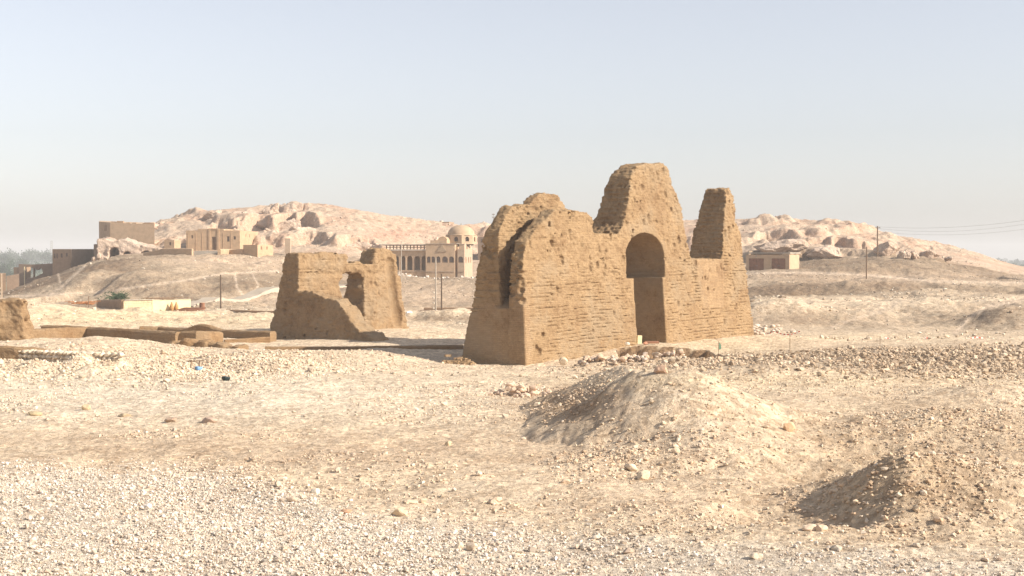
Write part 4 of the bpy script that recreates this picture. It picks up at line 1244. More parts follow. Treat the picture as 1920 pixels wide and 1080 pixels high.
# rock cut tomb front under the long wall
def cave_front():
    d = 296.; mpp = d / FPX; px0, px1 = 182, 304; L = (px1 - px0) * mpp; zb = zpx(492, d); zt0 = zpx(452, d)
    us = np.arange(-1, L + 1, .14); vs = np.arange(-1, 7, .2); hs_ = np.arange(-.3, zt0 - zb + 2, .13)
    U, Vv, H = np.meshgrid(us, vs, hs_, indexing='ij')
    top = np.interp(us, np.array([0, 10, 30, 50, 70, 90, 122]) * mpp, [zpx(y, d) - zb for y in (448, 446, 452, 448, 456, 462, 468)])[:, None, None]
    F = np.maximum(np.maximum(np.abs(U - L / 2) - L / 2, .18 * H - Vv), np.maximum(Vv - 6, H - top))
    F = F + .7 * fbm3(U * .35, Vv * .35, H * .5, 4, 9) + .2 * fbm3(U * 1.4, Vv * 1.4, H * 1.6, 3, 10)
    for a, b, y in ((203, 222, 464), (229, 243, 472), (262, 283, 470)):
        c = (.5 * (a + b) - px0) * mpp; r = .5 * (b - a) * mpp; ht = zpx(y, d) - zb
        q = np.where(H < ht - r, np.abs(U - c) - r, np.hypot(U - c, np.maximum(0, H - (ht - r))) - r) + .12 * vn3(U * 2, Vv * 2, H * 2, 4)
        F = np.maximum(F, -np.maximum(q, Vv - 4.6))
    F[:, :, 0] = 1; F[0] = 1; F[-1] = 1; F[:, 0] = 1; F[:, -1] = 1; F[:, :, -1] = 1
    V, Q = surface_nets(F, (us[0], vs[0], hs_[0]), (.14, .2, .13))
    o = mesh_np("rock_tomb_front", V, Q, M_ROCK, None, True); o.location = ((px0 - 960) * mpp, d, zb)
    tag(o, "carved rock face with dark arched tomb mouths under the long high wall", "rock face")


cave_front()
for i, (px, py, w, h, lab) in enumerate(((176, 485, 9, 9, "pink boulder at the left of the three by the tomb mouths"), (185, 481, 9, 13, "tall pointed pink boulder in the middle of the three by the tomb mouths"), (199, 484, 10, 7, "flat rounded pink boulder at the right of the three by the tomb mouths"))):
    d = 270.; m_ = d / FPX
    rock_obj("boulder", lab, P(px, py + h * .45, d), (w * m_, w * m_ * .8, h * m_), M_ROCK, 880 + i, None, 3, 0, None, .2, cat="boulder", sink=.1)


# ------------------------------------------------------------------ buildings
def arch(x0, x1, z0, z1, n=9):
    r = (x1 - x0) / 2; c = (x0 + x1) / 2
    return [(x0, z0), (x1, z0), (x1, z1 - r)] + [(c + r * math.cos(math.pi * i / n), z1 - r + r * math.sin(math.pi * i / n)) for i in range(1, n)] + [(x0, z1 - r)]


def rect(x0, x1, z0, z1): return [(x0, z0), (x1, z0), (x1, z1), (x0, z1)]


class House:
    """local frame: x along the front, y to the back, z up from the base; sizes from the photo scale at its distance"""
    def __init__(s, name, label, cat, px, py, d, rot):
        s.d = d; s.m = d / FPX; p = P(px, py, d); s.px0 = px; s.py0 = py
        s.c = math.cos(rot); s.sn = math.sin(rot); s.o = p
        s.root = thing(name, label, cat, p, rot)

    def X(s, px):
        k = (px - 960) / FPX
        # x along the front where the sight line crosses the front plane
        return (k * s.o[1] - s.o[0]) / (s.c - k * s.sn)

    def Zf(s, px, py):
        x = s.X(px); Y = s.o[1] + x * s.sn
        return zpx(py, Y) - s.o[2]

    def shell(s, x0, x1, y0, y1, z0, z1, holes=(), side=(), mat=None, t=.4, roof=True, name="wall", roofmat=None, lip=.25):
        mb = MB()
        mb.extr(rect(x0, x1, z0, z1), holes, y0, y0 + t)
        mb.extr(rect(x0, x1, z0, z1), [], y1 - t, y1)
        mb.extr(rect(y0 + t, y1 - t, z0, z1), side, x1 - t, x1, lambda a, b, q: (q, a, b))
        mb.extr(rect(y0 + t, y1 - t, z0, z1), [], x0, x0 + t, lambda a, b, q: (q, a, b))
        o = mb.build(name, mat, s.root)
        if roof:
            r = MB(); r.box(x0 + t, x1 - t, y0 + t, y1 - t, z1 - lip - .2, z1 - lip); r.build("roof", roofmat or mat, s.root)
        return o

    def window(s, x0, x1, z0, z1, y, mat=None, fr=.1, name="window", kind="pane", side=None):
        M = (lambda a, b, q: (a, q, b)) if side is None else (lambda a, b, q: (side - (q - y), a, b))
        f = MB(); f.extr(rect(x0 + .01, x1 - .01, z0 + .01, z1 - .01), [rect(x0 + fr, x1 - fr, z0 + fr, z1 - fr)], y, y + .08, M)
        o = f.build(name, M_WOOD, s.root)
        p = MB(); p.extr(rect(x0 + fr, x1 - fr, z0 + fr, z1 - fr), [], y + .03, y + .06, M); p.build(kind, mat or M_SHUT, o)
        return o


# flat roofed house on the left hill
h = House("flat_roofed_house", "ochre flat roofed house with dark doorway below the left hill crest", "house", 349, 468, 297, math.radians(-3))
X, Zf = h.X, h.Zf
W_ = X(450); T_ = Zf(450, 432)
zr = lambda px, a, b: (Zf(px, b), Zf(px, a))
dz = zr(402, 444, 466); w1 = zr(428, 443, 453); w2 = zr(440, 443, 449)
holes = [rect(X(397.5), X(405), -.2, dz[1]), rect(X(425.5), X(430.5), *w1), rect(X(438), X(442.5), *w2), rect(X(359), X(362), Zf(360, 447), Zf(360, 441))]
D_ = 16.5
sideh = [rect(5.0, 5.5, T_ - 1.35, T_ - .65), rect(8.3, 8.8, T_ - 1.35, T_ - .65)]
h.shell(0, W_, 0, D_, -1.2, T_, holes, sideh, M_PLASTER)
for q in holes[1:]: h.window(q[0][0], q[1][0], q[0][1], q[2][1], .12)
for q in sideh: h.window(q[0][0], q[1][0], q[0][1], q[2][1], .15, None, .06, "window", "pane", W_)
b_ = MB(); b_.box(X(397.5) + .05, X(405) - .05, .22, .30, -.2, dz[1] - .05); b_.build("door", M_WOOD, h.root)
b_ = MB(); b_.box(X(372), X(420), -.02, D_ * .5, T_ + .003, T_ + .32); b_.build("parapet", M_PLASTER, h.root)
b_ = MB(); b_.box(X(391.5), X(395), -.12, -.003, -1, T_ + .2); b_.box(X(408), X(411.5), -.12, -.003, -1, T_ + .2); b_.box(X(391.5), X(411.5), -.12, -.003, T_ + .203, T_ + .42); b_.build("door_surround", M_PLASTER, h.root)
b_ = MB()
for q in (352, 367, 379, 418, 433): b_.box(X(q), X(q + 1.2), -.05, -.003, -1, T_ - .5)
b_.build("pilaster", M_PLASTER, h.root)
# its outbuildings and yard walls
k1 = House("kiosk", "tiny ochre hut with one dark window left of the flat roofed house", "hut", 308, 468, 292, math.radians(-9))
X, Zf = k1.X, k1.Zf
hl = [rect(X(317.5), X(321), Zf(319, 460), Zf(319, 454))]
k1.shell(0, X(327), 0, 3.4, -1, Zf(327, 450), hl, [], M_PLASTER); k1.window(hl[0][0][0], hl[0][1][0], hl[0][0][1], hl[0][2][1], .12)
k2 = House("storehouse", "small ochre annex with two shuttered windows right of the flat roofed house", "hut", 456, 481, 283, math.radians(-28))
X, Zf = k2.X, k2.Zf
sh = [rect(1.0, 1.45, Zf(480, 468), Zf(480, 462)), rect(2.8, 3.2, Zf(480, 468), Zf(480, 462))]
k2.shell(0, X(483), 0, 5.0, -1.2, Zf(483, 459), [], sh, M_PLASTER)
for q in sh: k2.window(q[0][0], q[1][0], q[0][1], q[2][1], .12, M_DOOR, .06, "window", "pane", X(483))
dd_ = 281.
strip_wall("yard_wall", "ochre yard wall left of the steps below the flat roofed house", [P(306, 465.5, dd_), P(361, 466, dd_ - 3)], .5, zpx(484, dd_), 21, .04, M_PLASTER)
strip_wall("yard_wall", "short sunlit end of the yard wall right of the steps", [P(411, 467, dd_ - 4), P(436, 467, dd_ + 8)], .6, zpx(484, dd_), 22, .05, M_PLASTER)
strip_wall("yard_wall", "shaded yard wall joining the annex right of the steps", [P(430, 468, dd_ + 4), P(456, 467, dd_ + 2)], .5, zpx(483, dd_), 23, .04, M_PLASTER)
strip_wall("yard_wall", "yard wall running left to the tomb mouths", [P(270, 474, 284), P(306, 466, 282)], .5, zpx(488, 284), 24, .05, M_PLASTER)
st_ = thing("stone_steps", "grey flight of steps between the two yard walls", "steps", P(386, 480, 279))
for i in range(5):
    b_ = MB(); b_.box(-2.6, 2.6, i * .45, i * .45 + .447, -.5, .1 + i * .22); b_.build("step", M_CONC, st_)
b_ = MB(); b_.box(-.55, .55, -.55, .55, -.6, 3.6); o = b_.build("stone_pillar", M_STONEWORK); o.location = P(540, 480, 292); tag(o, "lone pale square pillar on the slope above the smaller ruin", "pillar")

# domed house
h = House("domed_house", "large tan house with arched loggia and round dome below the left hill", "house", 720, 528, 282, math.radians(-7))
X, Zf = h.X, h.Zf
xa, xb, xc, xd = X(722), X(799), X(853.5), X(871)
zl = Zf(760, 470)
la = [arch(X(a), X(b), Zf(a, 506.5), Zf(a, 480)) for a, b in ((726, 734), (739.5, 748), (752.5, 760), (763, 773.5), (777, 787.5), (790.5, 798.2))]
mb = MB(); mb.extr(rect(xa, xb, -1, zl), la, 0, .5); mb.extr(rect(xa, xb, -1, zl), [], 3.2, 3.6); mb.extr(rect(.5, 3.2, -1, zl), [], xa, xa + .4, lambda a, b, q: (q, a, b))
mb.build("loggia", M_PLASTER2, h.root)
mb = MB(); mb.box(xa - .3, xb - .003, -.35, 3.9, zl + .003, zl + .28); mb.build("terrace_slab", M_WHITE, h.root)
# pergola over the terrace
pg = MB(); zt1 = Zf(760, 459.5)
pg.box(xa - 1.2, xb, -.3, 3.8, zt1, zt1 + .16)
pgo = pg.build("pergola_roof", M_CONC, h.root)
for i in range(12):
    xx = xa + (xb - xa) * (i + .3) / 12
    q = MB(); q.box(xx, xx + .18, .0, .18, zl + .284, zt1 - .003); q.build("pergola_post", M_WOOD, h.root)
q = MB(); q.box(xa, xb, .25, .30, zl + .6, zl + .72); q.box(xa, xb, .25, .30, zl + .95, zl + 1.05); q.build("railing", M_WOOD, h.root)
# main block
zm = Zf(826, 456.5)
win = [(801, 808), (809.5, 816.2), (818.6, 826.4), (829.3, 840.3), (842.3, 851.8)]
wh = [arch(X(a), X(b), Zf(a, 492.5), Zf(a, 480.8)) for a, b in win]
h.shell(xb, xc, -.5, 9.5, -1, zm, wh, [], M_PLASTER2)
for q in wh: h.window(q[0][0], q[1][0], q[0][1], max(k_[1] for k_ in q), -.38, M_SHUT, .12)
# right wing
zw = Zf(862, 467)
wr = [arch(X(859), X(868.6), Zf(862, 492.5), Zf(862, 480.8))]
ws = [rect(1.2, 2.4, Zf(871, 493), Zf(871, 482)), rect(4.6, 5.8, Zf(871, 493), Zf(871, 482)), rect(7.6, 8.6, Zf(871, 493), Zf(871, 482))]
h.shell(xc + .5, xd, -.2, 10.5, -1, zw, wr, ws, M_STONEWORK)
h.window(wr[0][0][0], wr[0][1][0], wr[0][0][1], max(k_[1] for k_ in wr[0]), -.08, M_SHUT, .12)
for q in ws: h.window(q[0][0], q[1][0], q[0][1], q[2][1], .10, M_DOOR, .12, "window", "pane", xd)
mb = MB(); mb.box(xc + .003, xc + .497, .6, 9, -1, zm - .6); mb.build("recess", M_PLASTER2, h.root)
# stair tower, small vault and gable relief
mb = MB(); mb.box(X(808), X(838.5), -.498, 5, zm + .003, zm + .62); mb.build("tower_parapet", M_PLASTER2, h.root)
mb = MB(); xa_, xb_ = X(821), X(838); rr_ = (xb_ - xa_) / 2
mb.extr([(xa_ + rr_ - rr_ * math.cos(math.pi * i / 10), zm + .623 + .75 * math.sin(math.pi * i / 10)) for i in range(11)], [], .2, 4.5); mb.build("barrel_vault", M_PLASTER, h.root)
mb = MB(); mb.extr([(X(820), Zf(829, 472)), (X(839), Zf(829, 472)), (X(829.5), Zf(829, 458.5))], [], -.62, -.503); mb.build("gable_relief", mat_plain("relief_plaster", (.40, .30, .20)), h.root)
mb = MB(); mb.box(xa, xb, -.08, -.003, Zf(800, 509.5), Zf(800, 508)); mb.box(xb, xc, -.6, -.503, Zf(800, 509.5), Zf(800, 508)); mb.box(xc + .5, xd, -.3, -.203, Zf(800, 509.5), Zf(800, 508)); mb.build("string_course", M_STONEWORK, h.root)
mb = MB(); mb.box(xb + .003, xc + .35, -.62, 9.6, zm - .05, zm + .0); mb.build("cornice", M_WHITE, h.root)
# drum and dome
cx_ = X(870) - 1.55; cy_ = 6.2; zd0 = Zf(870, 457.5); zd1 = Zf(870, 441.5) + .1; R8 = 3.15
ring = [(cx_ + R8 * math.cos(math.pi / 8 + math.pi * i / 4 - .2), cy_ + R8 * math.sin(math.pi / 8 + math.pi * i / 4 - .2)) for i in range(8)]
mb = MB()
for i in range(8):
    a, b = ring[i], ring[(i + 1) % 8]; L = math.dist(a, b); ex = ((b[0] - a[0]) / L, (b[1] - a[1]) / L)
    nx, ny = ex[1], -ex[0]
    mb.extr(rect(0, L, zd0, zd1), [arch(L * .5 - .42, L * .5 + .42, zd0 + .55, zd1 - .28)], 0, .3, lambda u, w, q, a=a, ex=ex, nx=nx, ny=ny: (a[0] + ex[0] * u - nx * q, a[1] + ex[1] * u - ny * q, w))
drum = mb.build("drum", M_PLASTER2, h.root)
mb = MB(); mb.lathe([(R8 * .80, zd0 - .2), (R8 * .80, zd1 - .3), (.02, zd1 - .25)], 16, (cx_, cy_, 0)); mb.build("drum_core", M_SHUT, drum)
mb = MB(); mb.box(xc + .55, xd - .25, 1.4, 10.2, zw - .24, zd0 - .03); mb.build("upper_storey", M_STONEWORK, h.root)
mb = MB(); mb.box(xc + .5, xd - .2, 1.3, 10.25, zd0 - .027, zd0 + .06); mb.build("terrace_slab", M_WHITE, h.root)
Rd = 2.72; Hd = Zf(870, 422) - zd1
mb = MB(); mb.lathe([(R8 * .97, zd1 + .003), (R8 * .97, zd1 + .14), (Rd, zd1 + .16)] + [(Rd * math.cos(t), zd1 + .16 + Hd * math.sin(t)) for t in np.linspace(.05, 1.54, 16)] + [(.01, zd1 + .16 + Hd)], 32, (cx_, cy_, 0)); dm = mb.build("dome", M_PLASTER2, h.root, True)
mb = MB(); mb.lathe([(.09, 0), (.11, .12), (.05, .2), (.07, .3), (.01, .45)], 8, (cx_, cy_, zd1 + .14 + Hd)); mb.build("finial", M_CONC, dm)
mb = MB(); mb.box(xd - 1.6, xd - .003, 4, 10.4, zw + .003, zw + .55); mb.box(xd - 4.2, xd - 2.6, .2, .6, zw + .003, zw + .4); mb.build("roof_parapet", M_STONEWORK, h.root)
b2 = House("brick_outbuilding", "dark flat roofed building behind the dome to its right", "building", 896, 470, 318, math.radians(-5))
hl = [rect(b2.X(901), b2.X(906), b2.Zf(900, 455), b2.Zf(900, 448))]
b2.shell(0, b2.X(925), 0, 6, -3, b2.Zf(900, 444), hl, [], M_DARKBR); b2.window(hl[0][0][0], hl[0][1][0], hl[0][0][1], hl[0][2][1], .12)
b3 = House("hilltop_house", "long low brown house on the skyline behind the hill with a pale chimney block", "house", 806, 428, 372, math.radians(-10))
b3.shell(0, b3.X(842), 0, 6, -4, b3.Zf(820, 416), [], [], M_BROWN)
mb = MB(); mb.box(b3.X(824.5), b3.X(828.5), -.3, 2, -2, b3.Zf(826, 413.5)); mb.build("chimney", M_WHITE, b3.root)
mb = MB(); mb.box(b3.X(806), b3.X(812), .5, 3, b3.Zf(820, 416) + .003, b3.Zf(820, 414.3)); mb.build("parapet", M_DARKBR, b3.root)
# white rubble terrace in front of the domed house
x, y = [], []
for i in range(420):
    px = rr.uniform(745, 905); d = rr.uniform(268, 277); x.append((px - 960) / FPX * d); y.append(d)
x, y = np.array(x), np.array(y)
scatter("rubble", "white stones along the terrace edge below the domed house", x, y, RNG.gamma(2.0, .10, len(x)) + .12, ICO1, .25, np.tile(np.array((.66, .57, .47)), (len(x), 1)) * RNG.uniform(.7, 1.08, (len(x), 1)), (.5, .9), .1, "rubble")
strip_wall("terrace_wall", "pinkish brown retaining wall below the loggia terrace", [P(745, 526, 264), P(800, 528, 262)], .6, zpx(536, 264), 31, .1, M_BROWN)
strip_wall("terrace_wall", "short brown retaining wall near the gateway below the domed house", [P(866, 531, 262), P(915, 531, 262)], .6, zpx(540, 262), 32, .1, M_BROWN)

# shed on the right
h = House("double_door_shed", "flat roofed concrete shed with two rusty double doors on the right", "shed", 1399, 511, 264, math.radians(-25))
X, Zf = h.X, h.Zf
dh = [rect(X(1404), X(1432), -.1, Zf(1418, 484.5)), rect(X(1446.5), X(1472.5), -.1, Zf(1460, 484.5))]
Wd = X(1480)
h.shell(0, Wd, 0, 7.5, -1.5, Zf(1440, 477.5), dh, [], M_PLASTER2, lip=-.004)
for q in dh:
    x0, x1, z1 = q[0][0], q[1][0], q[2][1]; xm = (x0 + x1) / 2
    d1 = MB(); d1.box(x0 + .02, xm - .02, .2, .27, -.1, z1 - .02); o1 = d1.build("door", M_DOOR, h.root)
    d1 = MB(); d1.box(xm + .02, x1 - .02, .2, .27, -.1, z1 - .02); o2_ = d1.build("door", M_DOOR, h.root)
    for o_, a in ((o1, xm - .15), (o2_, xm + .09)):
        b_ = MB(); b_.box(a, a + .06, .12, .197, z1 * .45, z1 * .52); b_.build("handle", M_METAL, o_)
mb = MB(); mb.box(-.25, Wd + .2, -.3, 7.7, Zf(1440, 477.5) + .21, Zf(1440, 477.5) + .42); mb.build("roof_edge", M_CONC, h.root)
mb = MB(); mb.box(X(1417), X(1419), -.2, -.003, Zf(1418, 481), Zf(1418, 479)); mb.build("lamp_bracket", M_METAL, h.root)

# long high wall on the rock, far left
def prism_house(name, label, cat, foot, zb, zts, mat):
    """walls over a footprint given as (px, d); zts top pixel rows at those points"""
    pts = [((a - 960) / FPX * d, d) for a, d in foot]
    org = (pts[0][0], pts[0][1], zb); root = thing(name, label, cat, org)
    n = len(pts); V = []; Fq = []
    for (x, y), (px, d), yt in zip(pts, foot, zts):
        V.append((x - org[0], y - org[1], 0)); V.append((x - org[0], y - org[1], zpx(yt, d) - zb))
    for i in range(n):
        j = (i + 1) % n; Fq.append((2 * i, 2 * j, 2 * j + 1, 2 * i + 1))
    Fq.append(tuple(2 * i + 1 for i in range(n)))
    mb = MB(); mb.add(V, Fq); mb.build("wall", mat, root)
    return root, org, pts


r1, o1, p1 = prism_house("walled_building", "tall blank mud plastered building on the rock at the far left hill", "building", [(186, 316), (207, 309), (290, 308), (290, 322), (188, 325)], zpx(470, 310), (415.5, 417, 421, 418, 414), M_PLASTER2)
mb = MB()
a, b = np.array(p1[0]), np.array(p1[1]); e = b - a; L = np.linalg.norm(e); e = e / L; nrm = np.array((e[1], -e[0]))
def onwall(t0, t1, y0, y1, th, mat, nm):
    q = [a + e * (t0 * L), a + e * (t1 * L)]; z0, z1 = zpx(y1, 311) - o1[2], zpx(y0, 311) - o1[2]
    m_ = MB(); V = []
    for k_ in (.003, th):
        for (pt, z) in ((q[0], z0), (q[1], z0), (q[1], z1), (q[0], z1)):
            w = pt + nrm * k_ - np.array(o1[:2]); V.append((w[0], w[1], z))
    m_.add(V, [(0, 1, 2, 3), (4, 5, 6, 7), (0, 1, 5, 4), (1, 2, 6, 5), (2, 3, 7, 6), (3, 0, 4, 7)]); m_.build(nm, mat, r1)
onwall(.3, .5, 421, 430, .06, M_PLASTER, "window"); onwall(.5, .72, 422, 433, .05, M_BROWN, "window")
r_ = random.Random(4); a2, b2_ = np.array(p1[1]), np.array(p1[2])
for i in range(9):
    t = r_.random(); q = a2 + (b2_ - a2) * t
    s = r_.uniform(.3, .7)
    m_ = MB(); m_.box(-s, s, .1, .9, 0, s * .8); o = m_.build("coping_block", M_BROWN, r1); o.location = (q[0] - o1[0], q[1] - o1[1] + .2, zpx(417 + 4 * t, 310) - o1[2] - .15)
prism_house("side_building", "narrow dark brown building leaning on the left of the tall blank one", "building", [(176, 308), (188, 306), (188, 314), (176, 316)], zpx(490, 308), (458, 457, 457, 458), M_DARKBR)
h = House("windowed_house", "brown flat roofed house with four dark windows on the far left slope", "house", 98.5, 503, 318, math.radians(-20))
X, Zf = h.X, h.Zf
hl = [rect(X(101.5), X(104), Zf(102, 484.5), Zf(102, 475.5)), rect(X(105.8), X(108.5), Zf(107, 484.5), Zf(107, 475.5)), rect(X(114), X(117.5), Zf(115, 483), Zf(115, 475)), rect(X(123.5), X(127), Zf(125, 481), Zf(125, 474.5))]
W_ = X(133)
h.shell(0, W_, 0, 13.5, -2.5, Zf(115, 467), hl, [], M_BROWN)
for q in hl: h.window(q[0][0], q[1][0], q[0][1], q[2][1], .14)
r5, o5, p5 = prism_house("house_extension", "block with dark painted shade joining the house of four windows on its right", "building", [(133.6, 312), (174, 318), (176, 328), (134, 328)], zpx(505, 315), (467, 467, 467, 467), M_DARKBR)  # darker brown stands in for the cast shadow on this side
# roofless arches below it
d = 322.; mpp = d / FPX
ra = thing("roofless_house", "roofless house front with wide ragged openings at the far left", "ruin", P(26, 546, d), math.radians(-6))
q = lambda px, py: ((px - 26) * mpp, (546 - py) * mpp)
mb = MB()
mb.extr([q(26, 552), q(36, 552), q(36, 501), q(26, 501)], [], 0, .6)
mb.extr([q(36.2, 552), q(112, 552), q(112, 494), q(98, 494), q(82, 495), q(60, 496), q(36.2, 495)], [[q(49, 524), q(64, 520), q(64.5, 503), q(57, 500), q(49, 501)], [q(66.5, 520), q(83, 512), q(82.5, 507), q(79, 501), q(75, 506), q(70, 506), q(66.5, 502)]], -.1, .5)
mb.build("wall", M_DARKBR, ra)
mb = MB(); mb.box((36.2 - 26) * mpp, (48 - 26) * mpp, .503, 3, 0, (546 - 496) * mpp); mb.build("side_wall", M_BROWN, ra)
mb = MB(); mb.box((50 - 26) * mpp, (51.2 - 26) * mpp, -1.0, -.8, 0, (546 - 500) * mpp); mb.build("post", M_CREAM, ra)
r6 = prism_house("mud_house", "brown mud hut cut by the left edge of the photo", "hut", [(-40, 300), (11, 300), (11, 306), (-40, 306)], zpx(560, 300), (513, 513, 512, 512), M_BROWN)
r7 = prism_house("mud_house", "low dark hut beside the roofless house front at the far left", "hut", [(12, 308), (36, 309), (36, 316), (12, 316)], zpx(552, 310), (518, 514, 513, 517), M_DARKBR)

# yellow washed workshop with its brown yard wall
h = House("workshop", "long low cream washed workshop with ragged thatch on the left", "workshop", 232, 592, 166, math.radians(36))
X, Zf = h.X, h.Zf
Wc = X(357); T_ = Zf(300, 562)
mb = MB(); mb.box(0, X(285) - .01, 0, .5, -.8, T_ - .02); mb.build("stone_wall", mat_mud("pale_rubble_masonry", (.70, .56, .36), .9, .5), h.root)
mb = MB(); mb.box(X(285), Wc, -.05, 4.5, -.8, T_); mb.build("wall", M_CREAM, h.root)
mb = MB(); r_ = random.Random(8)
for i in range(70):
    x0 = X(284) + (Wc - X(284)) * .85 * r_.random(); y0 = r_.uniform(-.25, 3.5); a = r_.uniform(-.5, .5); l = r_.uniform(.5, 1.3)
    mb.tube([(x0, y0, T_ + .04 + .1 * r_.random()), (x0 + l * math.cos(a), y0 + l * math.sin(a), T_ + .04 + .14 * r_.random())], .035, 5)
mb.build("thatch", M_WOOD, h.root)
mb = MB(); mb.box(X(233), X(357), -.12, .6, T_ + .003, T_ + .05); mb.build("coping", M_WHITE, h.root)
strip_wall("yard_wall", "brown shaded yard wall at the left of the cream workshop", [P(184, 562.5, 178), P(231, 562, 166.3)], .45, -7.6, 41, .03, M_BROWN)
for i, px in enumerate((318.5, 327)):
    d_ = 166 + 26 * 0; xw = X(px); wx = h.o[0] + xw * h.c + .5 * h.sn; wy = h.o[1] + xw * h.sn - .5 * h.c
    mb = MB(); mb.lathe([(.10, 0), (.2, .12), (.26, .35), (.24, .6), (.13, .85), (.07, 1.0), (.1, 1.08)], 14); o = mb.build("clay_jar", M_CLAY, None, True)
    o.location = (wx, wy, zpx(583.5, wy)); tag(o, "tall ochre clay jar by the cream wall, %s of the pair" % ("left one" if i == 0 else "right one"), "jar", "pair of clay jars")
mb = MB()
for i in range(7): mb.box(-1.3 + .1 * i, 1.2 + .1 * i, -.4 + .12 * i, -.3 + .12 * i, .0 + .045 * i, .2 + .03 * i)
o = mb.build("brick_stack", M_DOOR); o.location = P(355, 583, 160); tag(o, "low reddish stack at the right end of the cream workshop", "stack")
ob = thing("barrel", "rusty brown drum on the track right of the cream workshop", "barrel", P(379, 581.5, 162))
mb = MB(); mb.lathe([(0, 0), (.3, 0), (.3, .28), (.32, .3), (.3, .32), (.3, .6), (.32, .62), (.3, .64), (.3, .85), (0, .85)], 16); mb.build("body", M_DOOR, ob, False)
mb = MB()
r_ = random.Random(6)
for i in range(16):
    a = r_.uniform(-.4, .4); x0 = r_.uniform(-1.6, 1.2); y0 = r_.uniform(-1, 1); l = r_.uniform(.7, 1.5); z0 = .06 * (i // 3)
    mb.tube([(x0, y0, z0), (x0 + l * math.cos(a), y0 + l * math.sin(a), z0 + r_.uniform(0, .12))], .05, 5)
    mb.box(x0 - .4, x0 + .4, y0 - .1, y0 + .1, z0 + .06, z0 + .1)
o = mb.build("plank_pile", M_ORANGE); o.location = P(150, 570.5, 168); tag(o, "untidy pile of orange planks left of the brown yard wall", "planks")
o = MB(); o.tube([(0, 0, -.4), (0, 0, .9)], .04, 6); o = o.build("wooden_stake", M_WOOD); o.location = P(166, 570, 165); tag(o, "thin dark stake beside the orange plank pile", "stake")

# low walls by the road, behind the smaller ruin
strip_wall("road_wall", "stepped grey brown wall below the white road left of the smaller ruin", [P(398, 570, 186), P(452, 572, 180), P(455, 575, 180)], .5, zpx(583, 183), 51, .02, M_CONC)
strip_wall("road_wall", "lower brown wall ending behind the smaller ruin by the road", [P(424, 580, 162), P(470, 582, 158), P(520, 583, 156)], .5, zpx(590, 158), 52, .03, M_BROWN)
strip_wall("road_wall", "brown wall behind the two poles at the foot of the slope", [P(796, 576.5, 172), P(915, 576.5, 170)], .5, zpx(590, 171), 53, .02, M_BROWN)
strip_wall("road_wall", "second lower brown wall in front of the two poles", [P(788, 581.5, 160), P(915, 583, 159)], .5, zpx(593, 160), 54, .04, M_DARKBR)
# white road
def road(name, label, pts, w):
    seg = []
    for (ax, ay, ad), (bx, by, bd) in zip(pts[:-1], pts[1:]):
        for t in np.linspace(0, 1, 14, endpoint=False): seg.append(((ax + (bx - ax) * t), ad + (bd - ad) * t))
    seg.append((pts[-1][0], pts[-1][2])); V = []; Fq = []
    c = np.array([((a - 960) / FPX * d, d) for a, d in seg]); tn = np.gradient(c, axis=0); tn /= np.linalg.norm(tn, axis=1)[:, None]; nn = np.stack([-tn[:, 1], tn[:, 0]], 1)
    for i in range(len(c)):
        zz = max(float(zt(*(c[i] + nn[i] * s * w))) for s in (-.5, -.25, 0, .25, .5)) + .10
        for s in (-.5, -.25, 0, .25, .5): V.append((*(c[i] + nn[i] * s * w), zz - .02 * abs(s)))
        V.append((*(c[i] - nn[i] * .62 * w), zz - 1.0)); V.append((*(c[i] + nn[i] * .62 * w), zz - 1.0))
    for i in range(len(c) - 1):
        b = i * 7; e = b + 7
        for k_ in range(4): Fq.append((b + k_, b + k_ + 1, e + k_ + 1, e + k_))
        Fq.append((b + 5, b, e, e + 5)); Fq.append((b + 4, b + 6, e + 6, e + 4))
    mb = MB(); mb.add(V, Fq); o = mb.build(name, M_ROAD); tag(o, label, "road", None, "structure")


road("road", "white dirt road climbing the slope behind the smaller ruin", [(345, 0, 176), (380, 0, 186), (430, 0, 196), (480, 0, 205), (530, 0, 214), (600, 0, 224), (680, 0, 232)], 2.3)

rock_obj("boulder", "white boulder by the foot of the smaller ruin on its right", P(768, 592, 140), (.75, .6, .5), M_STONE, 870, None, 3, .3, np.array((.74, .70, .62)), .15, cat="boulder", sink=.05)

# ------------------------------------------------------------------ poles, wires, stakes
def pole(label, px, ytop, ybot, d, r=.11, arms=(), mat=None, name="utility_pole", ins=False):
    p = P(px, ybot, d); hgt = zpx(ytop, d) - p[2]
    root = thing(name, label, "pole", p)
    mb = MB(); mb.tube([(0, 0, -1.0), (0, 0, hgt)], r, 8, r * .8); mb.build("shaft", mat or M_WOOD, root)
    for (w, dz_) in arms:
        m_ = MB(); m_.box(-w / 2, w / 2, -r - .09, -r + .01, hgt - dz_ - .06, hgt - dz_ + .06); a = m_.build("crossarm", M_WOOD, root)
        for sx in (-w / 2 + .08, w / 2 - .08):
            m_ = MB(); m_.lathe([(.04, 0), (.07, .06), (.04, .12), (.06, .18), (0, .22)], 8, (sx, -r - .04, hgt - dz_ + .06)); m_.build("insulator", M_METAL, a)
    if ins:
        for k_ in range(4):
            m_ = MB(); m_.lathe([(0, -.1), (.09, -.08), (.11, 0), (.09, .1), (0, .12)], 8, (-.22 - (k_ % 2) * .02, -.05, hgt * .40 - k_ * .55)); m_.build("insulator", M_WHITE, root)
    return root, p, hgt


